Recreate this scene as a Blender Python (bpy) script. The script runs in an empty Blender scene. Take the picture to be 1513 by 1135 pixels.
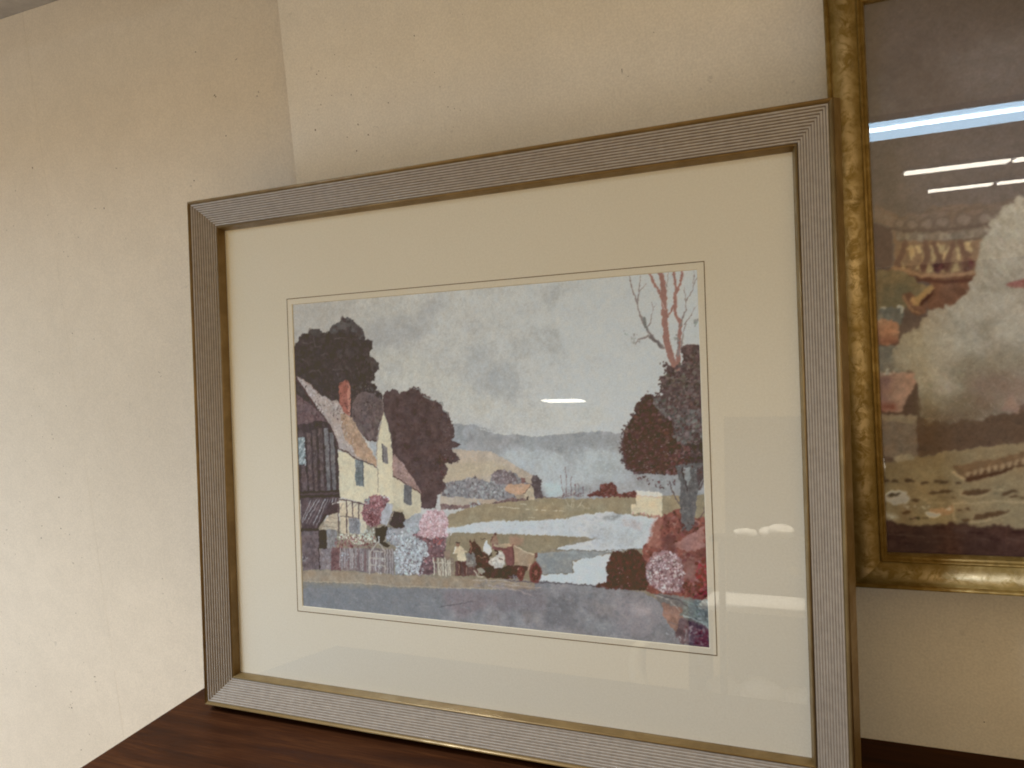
import bpy, bmesh, math, random
import numpy as np
from mathutils import Matrix, Vector, Euler

scene = bpy.context.scene
COL = scene.collection

# ------------------------------------------------------------------ camera
cam_d = bpy.data.cameras.new("camera")
cam = bpy.data.objects.new("camera", cam_d)
COL.objects.link(cam)
cam.location = (0.76493, -0.69772, 0.48065)
cam.rotation_euler = (1.46273, 0.07838, 0.40208)
cam_d.sensor_fit = 'HORIZONTAL'
cam_d.sensor_width = 36.0
cam_d.lens = 36.0 * 1150.0 / 1513.0
cam_d.clip_start = 0.01
cam_d.clip_end = 200.0
scene.camera = cam

# ------------------------------------------------------------------ light
world = bpy.data.worlds.new("World")
scene.world = world
world.use_nodes = True
bg = world.node_tree.nodes["Background"]
bg.inputs[0].default_value = (1.0, 0.715, 0.363, 1)
bg.inputs[1].default_value = 0.60

def area_lamp(name, loc, target, sx, sy, power, color):
    d = bpy.data.lights.new(name, 'AREA')
    d.shape = 'RECTANGLE'
    d.size, d.size_y = sx, sy
    d.energy = power
    d.color = color
    o = bpy.data.objects.new(name, d)
    COL.objects.link(o)
    o.location = loc
    o.rotation_euler = (Vector(target) - Vector(loc)).to_track_quat('-Z', 'Y').to_euler()
    return o

# unseen cool area lamps to the left, added to light the wall (the board over the wall shades its top), warm bounced room light all round
area_lamp("high_left_fill", (-0.9, -0.8, 2.3), (0.0, 0.15, 0.1), 0.8, 0.5, 74.0, (0.83, 0.90, 1.0))
area_lamp("cool_left_fill", (-1.55, -1.45, 2.05), (0.1, 0.1, 0.20), 0.8, 1.1, 28.5, (0.42, 0.70, 1.0))
area_lamp("low_left_fill", (-2.4, -1.3, -0.35), (0.2, 0.1, 0.2), 0.7, 0.9, 17.0, (0.30, 0.60, 1.0))  # added fill from low left, no window stands there

scene.view_settings.view_transform = 'Standard'
scene.view_settings.look = 'None'
scene.view_settings.exposure = 0.21
scene.view_settings.gamma = 1.0
scene.cycles.use_denoising = True
scene.cycles.filter_width = 1.9
scene.cycles.max_bounces = 8
scene.cycles.transparent_max_bounces = 12

# ------------------------------------------------------------------ helpers
def s2l(c):
    c = np.asarray(c, float) / 255.0
    return np.where(c <= 0.04045, c / 12.92, ((c + 0.055) / 1.055) ** 2.4)

def link(o, parent=None):
    COL.objects.link(o)
    if parent is not None:
        o.parent = parent
    return o

def mesh_obj(name, verts, faces, mats, parent=None, mat_idx=None, smooth=False):
    me = bpy.data.meshes.new(name)
    me.from_pydata([tuple(v) for v in verts], [], faces)
    for m in (mats if isinstance(mats, (list, tuple)) else [mats]):
        me.materials.append(m)
    if mat_idx is not None:
        me.polygons.foreach_set("material_index", mat_idx)
    if smooth:
        me.polygons.foreach_set("use_smooth", [True] * len(me.polygons))
    me.update()
    return link(bpy.data.objects.new(name, me), parent)

def box_obj(name, lo, hi, mat, parent=None, bevel=0.0):
    bm = bmesh.new()
    bmesh.ops.create_cube(bm, size=1.0)
    for v in bm.verts:
        v.co = Vector([lo[i] + (v.co[i] + 0.5) * (hi[i] - lo[i]) for i in range(3)])
    if bevel:
        bmesh.ops.bevel(bm, geom=list(bm.edges), offset=bevel, segments=3, profile=0.6, affect='EDGES')
    me = bpy.data.meshes.new(name)
    bm.to_mesh(me); bm.free()
    me.materials.append(mat)
    return link(bpy.data.objects.new(name, me), parent)

def thing(name, label, cat, matrix=None, group=None):
    o = bpy.data.objects.new(name, None)
    o.empty_display_size = 0.05
    COL.objects.link(o)
    if matrix is not None:
        o.matrix_world = matrix
    tag(o, label, cat, group)
    return o

def tag(o, label=None, cat=None, group=None, kind=None):
    if label: o["label"] = label
    if cat: o["category"] = cat
    if group: o["group"] = group
    if kind: o["kind"] = kind
    return o

class NT:
    def __init__(self, name):
        self.m = bpy.data.materials.new(name)
        self.m.use_nodes = True
        self.t = self.m.node_tree
        self.b = self.t.nodes["Principled BSDF"]
    def n(self, typ, **kw):
        nd = self.t.nodes.new(typ)
        for k, v in kw.items():
            if k.startswith("i_"):
                key = k[2:]
                nd.inputs[int(key) if key.isdigit() else key.replace("_", " ")].default_value = v
            else:
                setattr(nd, k, v)
        return nd
    def l(self, a, b):
        self.t.links.new(a, b)
    def coord(self, scale=(1, 1, 1), out="Object"):
        tc = self.n("ShaderNodeTexCoord")
        mp = self.n("ShaderNodeMapping")
        mp.inputs["Scale"].default_value = scale
        self.l(tc.outputs[out], mp.inputs["Vector"])
        return mp.outputs["Vector"]
    def noise(self, vec, scale, detail=4, rough=0.55, dist=0.0):
        nd = self.n("ShaderNodeTexNoise")
        nd.inputs["Scale"].default_value = scale
        nd.inputs["Detail"].default_value = detail
        nd.inputs["Roughness"].default_value = rough
        nd.inputs["Distortion"].default_value = dist
        self.l(vec, nd.inputs["Vector"])
        return nd.outputs["Fac"]
    def ramp(self, fac, stops):
        r = self.n("ShaderNodeValToRGB")
        els = r.color_ramp.elements
        while len(els) < len(stops):
            els.new(0.5)
        for e, (p, c) in zip(els, stops):
            e.position = p
            e.color = (c[0], c[1], c[2], 1) if hasattr(c, "__len__") else (c, c, c, 1)
        self.l(fac, r.inputs[0])
        return r.outputs[0]
    def mix(self, fac, a, b, mode='MIX'):
        m = self.n("ShaderNodeMix", data_type='RGBA', blend_type=mode)
        for sock, v in ((0, fac), (6, a), (7, b)):
            if hasattr(v, "is_linked") or hasattr(v, "links"):
                self.l(v, m.inputs[sock])
            elif sock == 0:
                m.inputs[0].default_value = v
            else:
                m.inputs[sock].default_value = (v[0], v[1], v[2], 1)
        return m.outputs[2]
    def bump(self, h, strength=0.2, dist=0.001):
        b = self.n("ShaderNodeBump")
        b.inputs["Strength"].default_value = strength
        b.inputs["Distance"].default_value = dist
        self.l(h, b.inputs["Height"])
        self.l(b.outputs[0], self.b.inputs["Normal"])
    def set(self, **kw):
        for k, v in kw.items():
            self.b.inputs[k.replace("_", " ")].default_value = v
        return self

# ------------------------------------------------------------------ materials
def wall_material(name, base):
    k = NT(name)
    v = k.coord()
    big = k.noise(v, 3.2, 3, 0.55)
    mid = k.noise(v, 24.0, 4, 0.6)
    fine = k.noise(v, 420.0, 2, 0.5)
    dark = [c * 0.93 for c in base]
    c = k.mix(k.ramp(big, [(0.35, 0.0), (0.68, 1.0)]), dark, base)
    c = k.mix(k.ramp(mid, [(0.40, 0.30), (0.58, 0.0)]), c, [x * 0.86 for x in base])
    # grubby specks
    spk = k.noise(v, 75.0, 3, 0.7, 0.4)
    where = k.ramp(k.noise(v, 9.0, 3, 0.6), [(0.50, 0.0), (0.66, 1.0)])
    spot = k.ramp(spk, [(0.66, 0.0), (0.71, 0.32)])
    mm = k.n("ShaderNodeMath", operation='MULTIPLY')
    k.l(spot, mm.inputs[0]); k.l(where, mm.inputs[1])
    c = k.mix(mm.outputs[0], c, [x * 0.45 for x in base])
    grain = k.ramp(fine, [(0.3, 0.91), (0.7, 1.05)])
    c = k.mix(1.0, c, grain, 'MULTIPLY')
    k.l(c, k.b.inputs["Base Color"])
    k.set(Roughness=0.82)
    k.b.inputs["Specular IOR Level"].default_value = 0.25
    k.bump(fine, 0.25, 0.0006)
    return k.m

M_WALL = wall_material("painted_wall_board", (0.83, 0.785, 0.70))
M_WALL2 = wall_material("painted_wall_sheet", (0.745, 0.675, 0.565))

def simple(name, col, rough=0.6, spec=0.4, metal=0.0, nscale=60, namp=0.12, bump=0.1, scale=(1, 1, 1)):
    k = NT(name)
    v = k.coord(scale)
    n = k.noise(v, nscale, 4, 0.6)
    c = k.mix(k.ramp(n, [(0.3, 0.0), (0.7, 1.0)]), [x * (1 - namp) for x in col], [min(1, x * (1 + namp)) for x in col])
    k.l(c, k.b.inputs["Base Color"])
    k.set(Roughness=rough, Metallic=metal)
    k.b.inputs["Specular IOR Level"].default_value = spec
    if bump:
        k.bump(n, bump, 0.0004)
    return k.m

M_MARK = simple("dark_scuff", (0.17, 0.13, 0.09), 0.9, 0.1)
M_SEAM = simple("board_joint_filler", (0.625, 0.56, 0.462), 0.9, 0.1)
M_TRIM = simple("grey_painted_trim", (0.36, 0.34, 0.32), 0.7, 0.3)

def wood_material():
    k = NT("dark_stained_wood")
    v = k.coord((1.0, 9.0, 9.0))
    g1 = k.noise(v, 5.0, 5, 0.62, 0.8)
    v2 = k.coord((2.0, 60.0, 60.0))
    g2 = k.noise(v2, 9.0, 4, 0.6)
    c = k.ramp(g1, [(0.30, (0.027, 0.0090, 0.0032)), (0.52, (0.050, 0.0165, 0.0055)), (0.72, (0.084, 0.031, 0.0100))])
    c = k.mix(k.ramp(g2, [(0.35, 0.55), (0.6, 0.0)]), c, (0.018, 0.006, 0.003))
    k.l(c, k.b.inputs["Base Color"])
    k.set(Roughness=0.42)
    k.b.inputs["Specular IOR Level"].default_value = 0.06
    r = k.ramp(g1, [(0.3, 0.46), (0.7, 0.62)])
    k.l(r, k.b.inputs["Roughness"])
    k.bump(g2, 0.15, 0.0004)
    return k.m
M_WOOD = wood_material()

def gilt(name, lo, mid, hi, nscale, rough, metal):
    k = NT(name)
    v = k.coord()
    n = k.noise(v, nscale, 5, 0.62, 0.6)
    c = k.ramp(n, [(0.30, lo), (0.5, mid), (0.68, hi)])
    k.l(c, k.b.inputs["Base Color"])
    k.l(k.ramp(n, [(0.35, rough + 0.1), (0.7, rough - 0.08)]), k.b.inputs["Roughness"])
    k.set(Metallic=metal)
    k.bump(n, 0.12, 0.0005)
    return k.m
M_BEAD = gilt("bronze_gilt_bead", (0.185, 0.118, 0.044), (0.225, 0.147, 0.057), (0.275, 0.185, 0.076), 34, 0.38, 0.40)
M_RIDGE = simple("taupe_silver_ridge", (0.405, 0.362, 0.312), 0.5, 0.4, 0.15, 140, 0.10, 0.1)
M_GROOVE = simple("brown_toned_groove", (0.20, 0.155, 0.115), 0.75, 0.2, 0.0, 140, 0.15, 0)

def leaf_gilt():
    k = NT("mottled_gold_leaf")
    v = k.coord()
    n = k.noise(v, 55.0, 5, 0.68, 0.5)
    n2 = k.noise(v, 20.0, 3, 0.6, 0.3)
    c = k.ramp(n, [(0.30, (0.20, 0.135, 0.034)), (0.50, (0.31, 0.215, 0.066)), (0.70, (0.45, 0.33, 0.135))])
    # painted highlight: paler gold in patches along the crest of the moulding
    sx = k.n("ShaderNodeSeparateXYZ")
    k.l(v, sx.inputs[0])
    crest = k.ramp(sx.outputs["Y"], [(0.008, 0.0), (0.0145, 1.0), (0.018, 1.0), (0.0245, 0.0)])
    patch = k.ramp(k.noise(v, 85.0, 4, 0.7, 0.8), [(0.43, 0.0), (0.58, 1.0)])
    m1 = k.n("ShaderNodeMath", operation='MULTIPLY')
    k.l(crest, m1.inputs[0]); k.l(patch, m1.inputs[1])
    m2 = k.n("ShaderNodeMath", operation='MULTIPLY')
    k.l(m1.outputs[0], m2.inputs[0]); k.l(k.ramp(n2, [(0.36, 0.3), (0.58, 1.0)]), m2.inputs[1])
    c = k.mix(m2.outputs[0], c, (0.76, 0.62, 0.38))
    k.l(c, k.b.inputs["Base Color"])
    k.l(k.ramp(n, [(0.38, 0.50), (0.66, 0.30)]), k.b.inputs["Roughness"])
    k.set(Metallic=0.30)
    k.bump(n, 0.25, 0.0008)
    return k.m
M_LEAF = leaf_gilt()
M_GOLDBEAD = gilt("dull_gold_bead", (0.19, 0.12, 0.026), (0.28, 0.18, 0.048), (0.38, 0.265, 0.09), 80, 0.40, 0.45)

def mat_material():
    k = NT("cream_mount_card")
    v = k.coord()
    f = k.noise(v, 500.0, 2, 0.6)
    b = k.noise(v, 6.0, 3, 0.5)
    c = k.mix(k.ramp(f, [(0.3, 0.0), (0.7, 1.0)]), (0.685, 0.635, 0.545), (0.745, 0.695, 0.605))
    c = k.mix(k.ramp(b, [(0.4, 0.0), (0.7, 0.35)]), c, (0.69, 0.635, 0.535))
    k.l(c, k.b.inputs["Base Color"])
    k.set(Roughness=0.9)
    k.b.inputs["Specular IOR Level"].default_value = 0.15
    k.bump(f, 0.2, 0.0003)
    return k.m
M_MAT = mat_material()
M_BEVEL = simple("cut_card_bevel", (0.72, 0.66, 0.54), 0.9, 0.1)
M_INK = simple("brown_ruled_ink", (0.12, 0.078, 0.036), 0.85, 0.1, 0, 300, 0.25, 0)
M_BACK = simple("brown_backing_board", (0.22, 0.15, 0.09), 0.9, 0.1)

def glass_material(name, rough=0.006):
    m = bpy.data.materials.new(name)
    m.use_nodes = True
    t = m.node_tree
    t.nodes.clear()
    out = t.nodes.new("ShaderNodeOutputMaterial")
    tr = t.nodes.new("ShaderNodeBsdfTransparent")
    tr.inputs[0].default_value = (0.965, 0.975, 0.965, 1)
    gl = t.nodes.new("ShaderNodeBsdfGlossy")
    gl.inputs["Roughness"].default_value = rough
    # two-sided Schlick reflectance of a thin pane
    ge = t.nodes.new("ShaderNodeNewGeometry")
    dt = t.nodes.new("ShaderNodeVectorMath"); dt.operation = 'DOT_PRODUCT'
    t.links.new(ge.outputs["Normal"], dt.inputs[0]); t.links.new(ge.outputs["Incoming"], dt.inputs[1])
    def mth(op, a, b=None):
        n = t.nodes.new("ShaderNodeMath"); n.operation = op
        for i, q in enumerate((a, b)):
            if q is None: continue
            if isinstance(q, float): n.inputs[i].default_value = q
            else: t.links.new(q, n.inputs[i])
        return n.outputs[0]
    one = mth('SUBTRACT', 1.0, mth('ABSOLUTE', dt.outputs["Value"]))
    fres = mth('ADD', mth('MULTIPLY', mth('POWER', one, 5.0), 0.915), 0.085)
    tc = t.nodes.new("ShaderNodeTexCoord")
    nz = t.nodes.new("ShaderNodeTexNoise")
    nz.inputs["Scale"].default_value = 7.0
    bp = t.nodes.new("ShaderNodeBump")
    bp.inputs["Strength"].default_value = 0.05
    bp.inputs["Distance"].default_value = 0.0006
    t.links.new(tc.outputs["Object"], nz.inputs["Vector"])
    t.links.new(nz.outputs["Fac"], bp.inputs["Height"])
    t.links.new(bp.outputs[0], gl.inputs["Normal"])
    mx = t.nodes.new("ShaderNodeMixShader")
    t.links.new(fres, mx.inputs[0])
    t.links.new(tr.outputs[0], mx.inputs[1])
    t.links.new(gl.outputs[0], mx.inputs[2])
    t.links.new(mx.outputs[0], out.inputs[0])
    return m
M_GLASS = glass_material("picture_glass")
M_GLASS_OLD = glass_material("slightly_hazy_picture_glass", 0.016)

def print_material(name, rough, spec, grain):
    k = NT(name)
    at = k.n("ShaderNodeVertexColor")
    at.layer_name = "pigment"
    v = k.coord()
    f = k.noise(v, 620.0, 2, 0.6)
    g = k.ramp(f, [(0.28, 1 - grain), (0.72, 1 + grain)])
    c = k.mix(1.0, at.outputs["Color"], g, 'MULTIPLY')
    k.l(c, k.b.inputs["Base Color"])
    k.set(Roughness=rough)
    k.b.inputs["Specular IOR Level"].default_value = spec
    k.bump(f, 0.15, 0.0003)
    return k.m
M_PRINT = print_material("printed_paper", 0.75, 0.25, 0.07)
M_CANVAS = print_material("painted_canvas_print", 0.55, 0.3, 0.05)

# ------------------------------------------------------------------ the wall and the table
WY, WY2 = 0.152, 0.166          # front faces of the two wall boards
SEAM_X = 0.1125
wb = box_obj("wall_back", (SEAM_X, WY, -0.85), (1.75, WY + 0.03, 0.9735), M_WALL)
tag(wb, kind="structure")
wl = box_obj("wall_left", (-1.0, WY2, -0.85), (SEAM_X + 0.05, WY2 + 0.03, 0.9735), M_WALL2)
tag(wl, kind="structure")
# overlapping faces kept apart: the left sheet runs behind the right-hand board
wl.location.y = 0.0

def decal(parent, pts, y, mat, name, th=0.0006):
    """thin raised flake on a wall, outline in x,z"""
    n = len(pts)
    vs = [(x, y, z) for x, z in pts] + [(x, y - th, z) for x, z in pts]
    fs = [list(range(n))[::-1], list(range(n, 2 * n))] + [[i, (i + 1) % n, n + (i + 1) % n, n + i] for i in range(n)]
    return mesh_obj(name, vs, fs, mat, parent)

rnd = random.Random(5)
# joint line of two sheets on the left wall, slightly wandering, in several strokes
zz = -0.20
while zz < 0.93:
    ln = rnd.uniform(0.05, 0.16)
    if rnd.random() < 0.93:
        seg = [zz + ln * i / 4 for i in range(5)]
        w = rnd.uniform(0.0002, 0.00036)
        xs = [-0.3743 + rnd.uniform(-0.00025, 0.00025) for _ in seg]
        decal(wl, [(x - w, z) for x, z in zip(xs, seg)] + [(x + w, z) for x, z in reversed(list(zip(xs, seg)))], WY2, M_SEAM, "joint_stroke", 0.00012)
    zz += ln + rnd.uniform(0.0, 0.02)

# dark gap along the edge of the right-hand board, opening toward the top
gx = SEAM_X - 0.0003
decal(wl, [(gx - 0.0009, 0.9730), (gx, 0.9730), (gx, 0.55), (gx - 0.0002, 0.55), (gx - 0.0005, 0.80)], WY2, M_MARK, "joint_gap", 0.0125)

def scuff(parent, y, x, z, r, elong=1.0, ang=0.0):
    pts = []
    n = 7
    for i in range(n):
        a = 2 * math.pi * i / n
        rr = r * rnd.uniform(0.6, 1.25)
        px, pz = rr * math.cos(a) * elong, rr * math.sin(a)
        pts.append((x + px * math.cos(ang) - pz * math.sin(ang), z + px * math.sin(ang) + pz * math.cos(ang)))
    decal(parent, pts, y, M_MARK, "scuff", 0.0003)

SC_L = [(-0.2564, 0.665, 0.00124, 1, 0), (-0.2748, 0.6671, 0.00031, 9, -0.1), (-0.0741, 0.6822, 0.00099, 1.3, -0.4), (-0.0815, 0.6756, 0.00031, 8, -0.1), (-0.0199, 0.7896, 0.00099, 1.8, 0.7), (-0.0178, 0.7875, 0.00074, 2, 0.4), (0.0523, 0.7764, 0.00081, 1, 0), (0.0553, 0.7811, 0.0005, 3, -1.3), (-0.008, 0.7336, 0.00093, 1, -0.0), (-0.0442, 0.8515, 0.00074, 1.3, 0), (0.0242, 0.8288, 0.00037, 5, 0.5), (-0.2207, 0.719, 0.00081, 1, 0), (-0.3799, 0.669, 0.00074, 1, 0), (-0.4465, 0.7149, 0.00062, 1, 0), (-0.3999, 0.7445, 0.00087, 1.6, -1.3), (-0.1876, 0.4139, 0.00031, 9, -0.6), (-0.1846, 0.4076, 0.00031, 7, 0.5), (-0.4431, 0.3195, 0.00093, 1, 0), (-0.2366, 0.0878, 0.00081, 1.4, -1.4), (-0.2393, 0.0632, 0.00074, 1, 0), (-0.2129, -0.0617, 0.00099, 1, 0), (-0.4891, -0.1339, 0.00112, 1, 0), (-0.4935, -0.1643, 0.00124, 1.3, -0.2), (-0.4487, 0.2129, 0.00124, 1.2, -1), (-0.5012, 0.1618, 0.00099, 1.2, -0.4), (-0.5074, 0.1401, 0.00093, 1.5, -0.6), (-0.4548, 0.1592, 0.00093, 1.4, -0.1), (-0.4354, 0.1496, 0.00087, 1, 0), (-0.4482, 0.0119, 0.00081, 1, 0), (-0.3996, 0.1915, 0.00074, 1, 0), (-0.4371, 0.1004, 0.00074, 2, -0.8), (-0.5801, -0.136, 0.00093, 1.3, 0), (-0.4458, -0.0758, 0.00074, 1, 0), (-0.4239, -0.0985, 0.00081, 2, 0), (-0.4241, 0.2537, 0.00068, 1, 0), (-0.5945, 0.1504, 0.00056, 4, 0), (-0.4849, -0.2406, 0.00093, 1.5, 0), (-0.4454, 0.4565, 0.00062, 1.5, 0), (-0.4715, 0.3958, 0.00062, 1.2, 0), (-0.3564, 0.6099, 0.00062, 1, -1), (-0.2199, 0.6168, 0.00043, 3, -1), (-0.3997, 0.3662, 0.00081, 1, 0), (-0.4633, 0.6612, 0.00062, 1, 0), (-0.5395, 0.1935, 0.00045, 1.6, 1.88), (-0.4811, 0.6565, 0.00062, 1.3, -0.7), (-0.3396, 0.2639, 0.00062, 1.5, 1.92), (-0.5815, 0.1073, 0.00063, 1.5, 2.22), (-0.3479, 0.6014, 0.00059, 1.6, -0.9), (-0.6661, -0.1244, 0.00049, 1.7, 2.64), (-0.4898, -0.1554, 0.00046, 1.8, -1.33), (-0.425, -0.1068, 0.00035, 1.1, -0.65), (-0.341, 0.2929, 0.00054, 1.3, 1.52), (-0.4646, 0.3672, 0.00053, 1.6, 2.71), (-0.4998, -0.1644, 0.00063, 2.0, 2.01), (-0.6272, -0.1147, 0.00067, 1.9, 1.71), (-0.3621, 0.4822, 0.00062, 1.6, -0.85), (-0.6541, -0.1114, 0.00068, 1.1, 2.4), (-0.4227, 0.5363, 0.00042, 1.8, 2.62), (-0.6062, 0.1251, 0.00033, 1.7, -0.99), (-0.4581, -0.2076, 0.0005, 2.0, -0.93), (-0.5941, 0.1397, 0.00032, 1.2, -1.22), (-0.3768, 0.5286, 0.00033, 1.9, -0.94), (-0.4225, -0.123, 0.00045, 1.5, 1.56), (-0.4457, 0.1507, 0.00052, 1.6, 2.82), (-0.4494, 0.2968, 0.00058, 1.2, -0.9), (-0.3521, 0.2199, 0.00051, 1.0, -1.25), (-0.3614, 0.6382, 0.00054, 1.6, -0.18), (-0.4263, 0.2662, 0.00056, 1.4, 2.12), (-0.3264, 0.6329, 0.00033, 1.7, 2.89), (-0.5186, 0.274, 0.00053, 1.3, -1.09), (-0.4862, 0.3515, 0.00053, 1.3, -1.13), (-0.3195, 0.6284, 0.00052, 1.7, -0.93), (-0.598, -0.0557, 0.0004, 1.2, -1.31), (-0.3479, 0.5708, 0.00043, 1.3, 2.5), (-0.5499, -0.1003, 0.00037, 1.3, 1.95), (-0.3622, 0.28, 0.00039, 1.1, 1.59), (-0.6075, -0.0596, 0.00062, 1.2, -0.84), (-0.4138, 0.1109, 0.00061, 1.3, -0.39), (-0.5768, -0.0438, 0.00041, 1.3, -1.25), (-0.467, 0.3158, 0.00065, 1.2, -0.01), (-0.4233, -0.1076, 0.00068, 1.4, 2.85), (-0.3155, 0.4707, 0.00059, 1.8, 1.99), (-0.421, 0.4194, 0.00044, 1.2, -0.2), (-0.404, 0.4205, 0.00061, 1.0, 2.71), (-0.4957, -0.1589, 0.00064, 1.9, 1.73), (-0.6437, -0.0033, 0.00037, 1.3, 1.99), (-0.4418, 0.3121, 0.00066, 1.6, -1.02), (-0.6023, -0.1127, 0.00049, 1.8, -1.06), (-0.5483, 0.2021, 0.00061, 1.2, 2.38)]
for (x, z, r, e, a) in SC_L:
    scuff(wl, WY2, x, z, r, e, a)
SC_B = [(0.1607, 0.7815, 0.00074, 1, 0), (0.1622, 0.744, 0.00062, 1.4, -1), (0.1968, 0.6986, 0.0005, 1.6, -1.3), (0.2145, 0.7115, 0.00074, 1.6, -1.4), (0.2278, 0.6972, 0.00081, 1, 0), (0.2609, 0.7299, 0.00074, 1, 0), (0.2088, 0.6803, 0.00087, 1, 0), (0.2287, 0.6962, 0.00062, 1, 0), (0.2089, 0.7484, 0.00062, 1.5, -1.4), (0.552, 0.7142, 0.00034, 9, 1.62), (0.5582, 0.7074, 0.00062, 1, 0), (0.1501, 0.715, 0.00074, 2, 1.5), (0.3044, 0.7998, 0.00062, 2, -1.2), (0.2314, 0.7534, 0.0005, 1, 0), (0.3411, 0.7118, 0.00062, 1, 0), (0.5883, 0.7466, 0.0005, 1, 0), (0.8792, 0.025, 0.00062, 1.3, 0), (0.357, 0.7052, 0.00045, 1.0, 1.89), (0.3545, 0.8151, 0.00032, 1.3, 1.58), (0.2482, 0.7738, 0.00044, 1.0, -0.16), (0.1823, 0.8397, 0.00026, 2.0, 2.56), (0.1648, 0.7846, 0.00033, 1.3, -1.05), (0.2986, 0.7476, 0.00034, 1.2, -0.99), (0.1733, 0.7747, 0.00043, 1.4, -0.24), (0.1905, 0.7998, 0.0004, 1.8, -1.14), (0.3329, 0.7362, 0.00036, 1.4, -1.49), (0.3139, 0.7694, 0.00042, 1.5, -0.74), (0.2712, 0.7361, 0.00027, 1.4, -1.28), (0.3459, 0.6878, 0.00034, 1.9, 2.37), (0.2095, 0.7823, 0.00028, 1.8, 1.99), (0.3496, 0.7084, 0.00041, 1.7, 1.69), (0.1675, 0.7707, 0.00025, 1.1, 2.32), (0.1622, 0.8489, 0.00027, 1.9, -0.54), (0.1419, 0.7349, 0.00028, 1.8, 2.02), (0.336, 0.687, 0.00039, 1.8, -0.11), (0.327, 0.7536, 0.00043, 1.1, 2.25), (0.3698, 0.8103, 0.00033, 1.6, 2.48), (0.2097, 0.8257, 0.00031, 1.6, 2.26), (0.243, 0.7907, 0.00035, 1.4, -1.25), (0.1641, 0.785, 0.00049, 1.4, 2.24), (0.18, 0.7524, 0.00044, 1.7, 1.55)]
for (x, z, r, e, a) in SC_B:
    scuff(wb, WY, x, z, r, e, a)

# grey board over both walls; its forward overhang is added to shade their tops
trim = box_obj("ceiling", (-1.0, -0.28, 0.974), (1.75, WY2 + 0.03, 0.992), M_TRIM)
tag(trim, kind="structure")

TZ = -0.0088
tbl = thing("wooden_table", "dark brown stained wooden tabletop under the framed landscape", "table", Matrix.Translation((0.6, -0.08, TZ - 0.7)))
def tpart(name, lo, hi, bev=0.002):
    o = box_obj(name, [lo[0] - 0.6, lo[1] + 0.08, lo[2] - TZ + 0.7], [hi[0] - 0.6, hi[1] + 0.08, hi[2] - TZ + 0.7], M_WOOD, tbl, bev)
    return o
tpart("tabletop", (-0.050, -0.300, TZ - 0.024), (1.45, WY - 0.0005, TZ), 0.0015)
tpart("apron", (-0.02, -0.27, TZ - 0.12), (1.42, -0.25, TZ - 0.0245))
tpart("apron", (-0.02, 0.11, TZ - 0.12), (1.42, 0.13, TZ - 0.0245))
for lx in (-0.015, 1.365):
    for ly in (-0.248, 0.058):
        tpart("leg", (lx, ly, TZ - 0.7), (lx + 0.05, ly + 0.05, TZ - 0.0248))

# ------------------------------------------------------------------ mitred rails
def rail_mesh(name, length, prof, mats, idx, smooth=False):
    """prof: (w, h) points, w from the outer edge inward, h toward the viewer.
    Lies along +x, outer edge at y = 0, mitred at both ends."""
    vs, fs, mi = [], [], []
    for (w, h) in prof:
        vs += [(w, w, h), (length - w, w, h)]
    n = len(prof)
    for i in range(n - 1):
        fs.append([2 * i, 2 * i + 1, 2 * i + 3, 2 * i + 2])
        mi.append(idx[i] if not isinstance(idx, int) else idx)
    fs.append([2 * i for i in range(n)])
    fs.append([2 * i + 1 for i in range(n)][::-1])
    mi += [mi[0], mi[0]]
    me = bpy.data.meshes.new(name)
    me.from_pydata(vs, [], fs)
    for m in mats:
        me.materials.append(m)
    me.polygons.foreach_set("material_index", mi)
    if smooth:
        me.polygons.foreach_set("use_smooth", [True] * (len(fs) - 2) + [False, False])
    me.update()
    return me

def place_rails(root, W, H, pieces, names):
    """pieces: list of (part name, profile, mats, idx, smooth); the first is the rail, the others its children"""
    ms = {}
    for L in (W, H):
        for (nm, prof, mats, idx, sm) in pieces:
            ms[(L, nm)] = rail_mesh(nm, L, prof, mats, idx, sm)
    for (L, loc, rz) in ((W, (0, 0, 0), 0), (H, (W, 0, 0), math.pi / 2), (W, (W, H, 0), math.pi), (H, (0, H, 0), -math.pi / 2)):
        first = None
        for (nm, prof, mats, idx, sm) in pieces:
            o = bpy.data.objects.new(nm, ms[(L, nm)])
            if first is None:
                link(o, root); o.location = loc; o.rotation_euler = (0, 0, rz); first = o
            else:
                link(o, first)

# ------------------------------------------------------------------ framed landscape
LEAN = 0.112798
FW, FH = 0.760, 0.6403
# local axes: x right, y up along the frame, z toward the viewer
MF = Matrix(((1, 0, 0, 0), (0, math.sin(LEAN), -math.cos(LEAN), 0), (0, math.cos(LEAN), math.sin(LEAN), 0), (0, 0, 0, 1)))
fr = thing("framed_landscape", "large framed village landscape with cream mount and ribbed taupe frame", "picture", MF)

mm = 0.001
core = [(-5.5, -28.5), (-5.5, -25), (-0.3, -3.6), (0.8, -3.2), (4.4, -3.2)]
idx = [0, 0, 0, 1]
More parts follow.
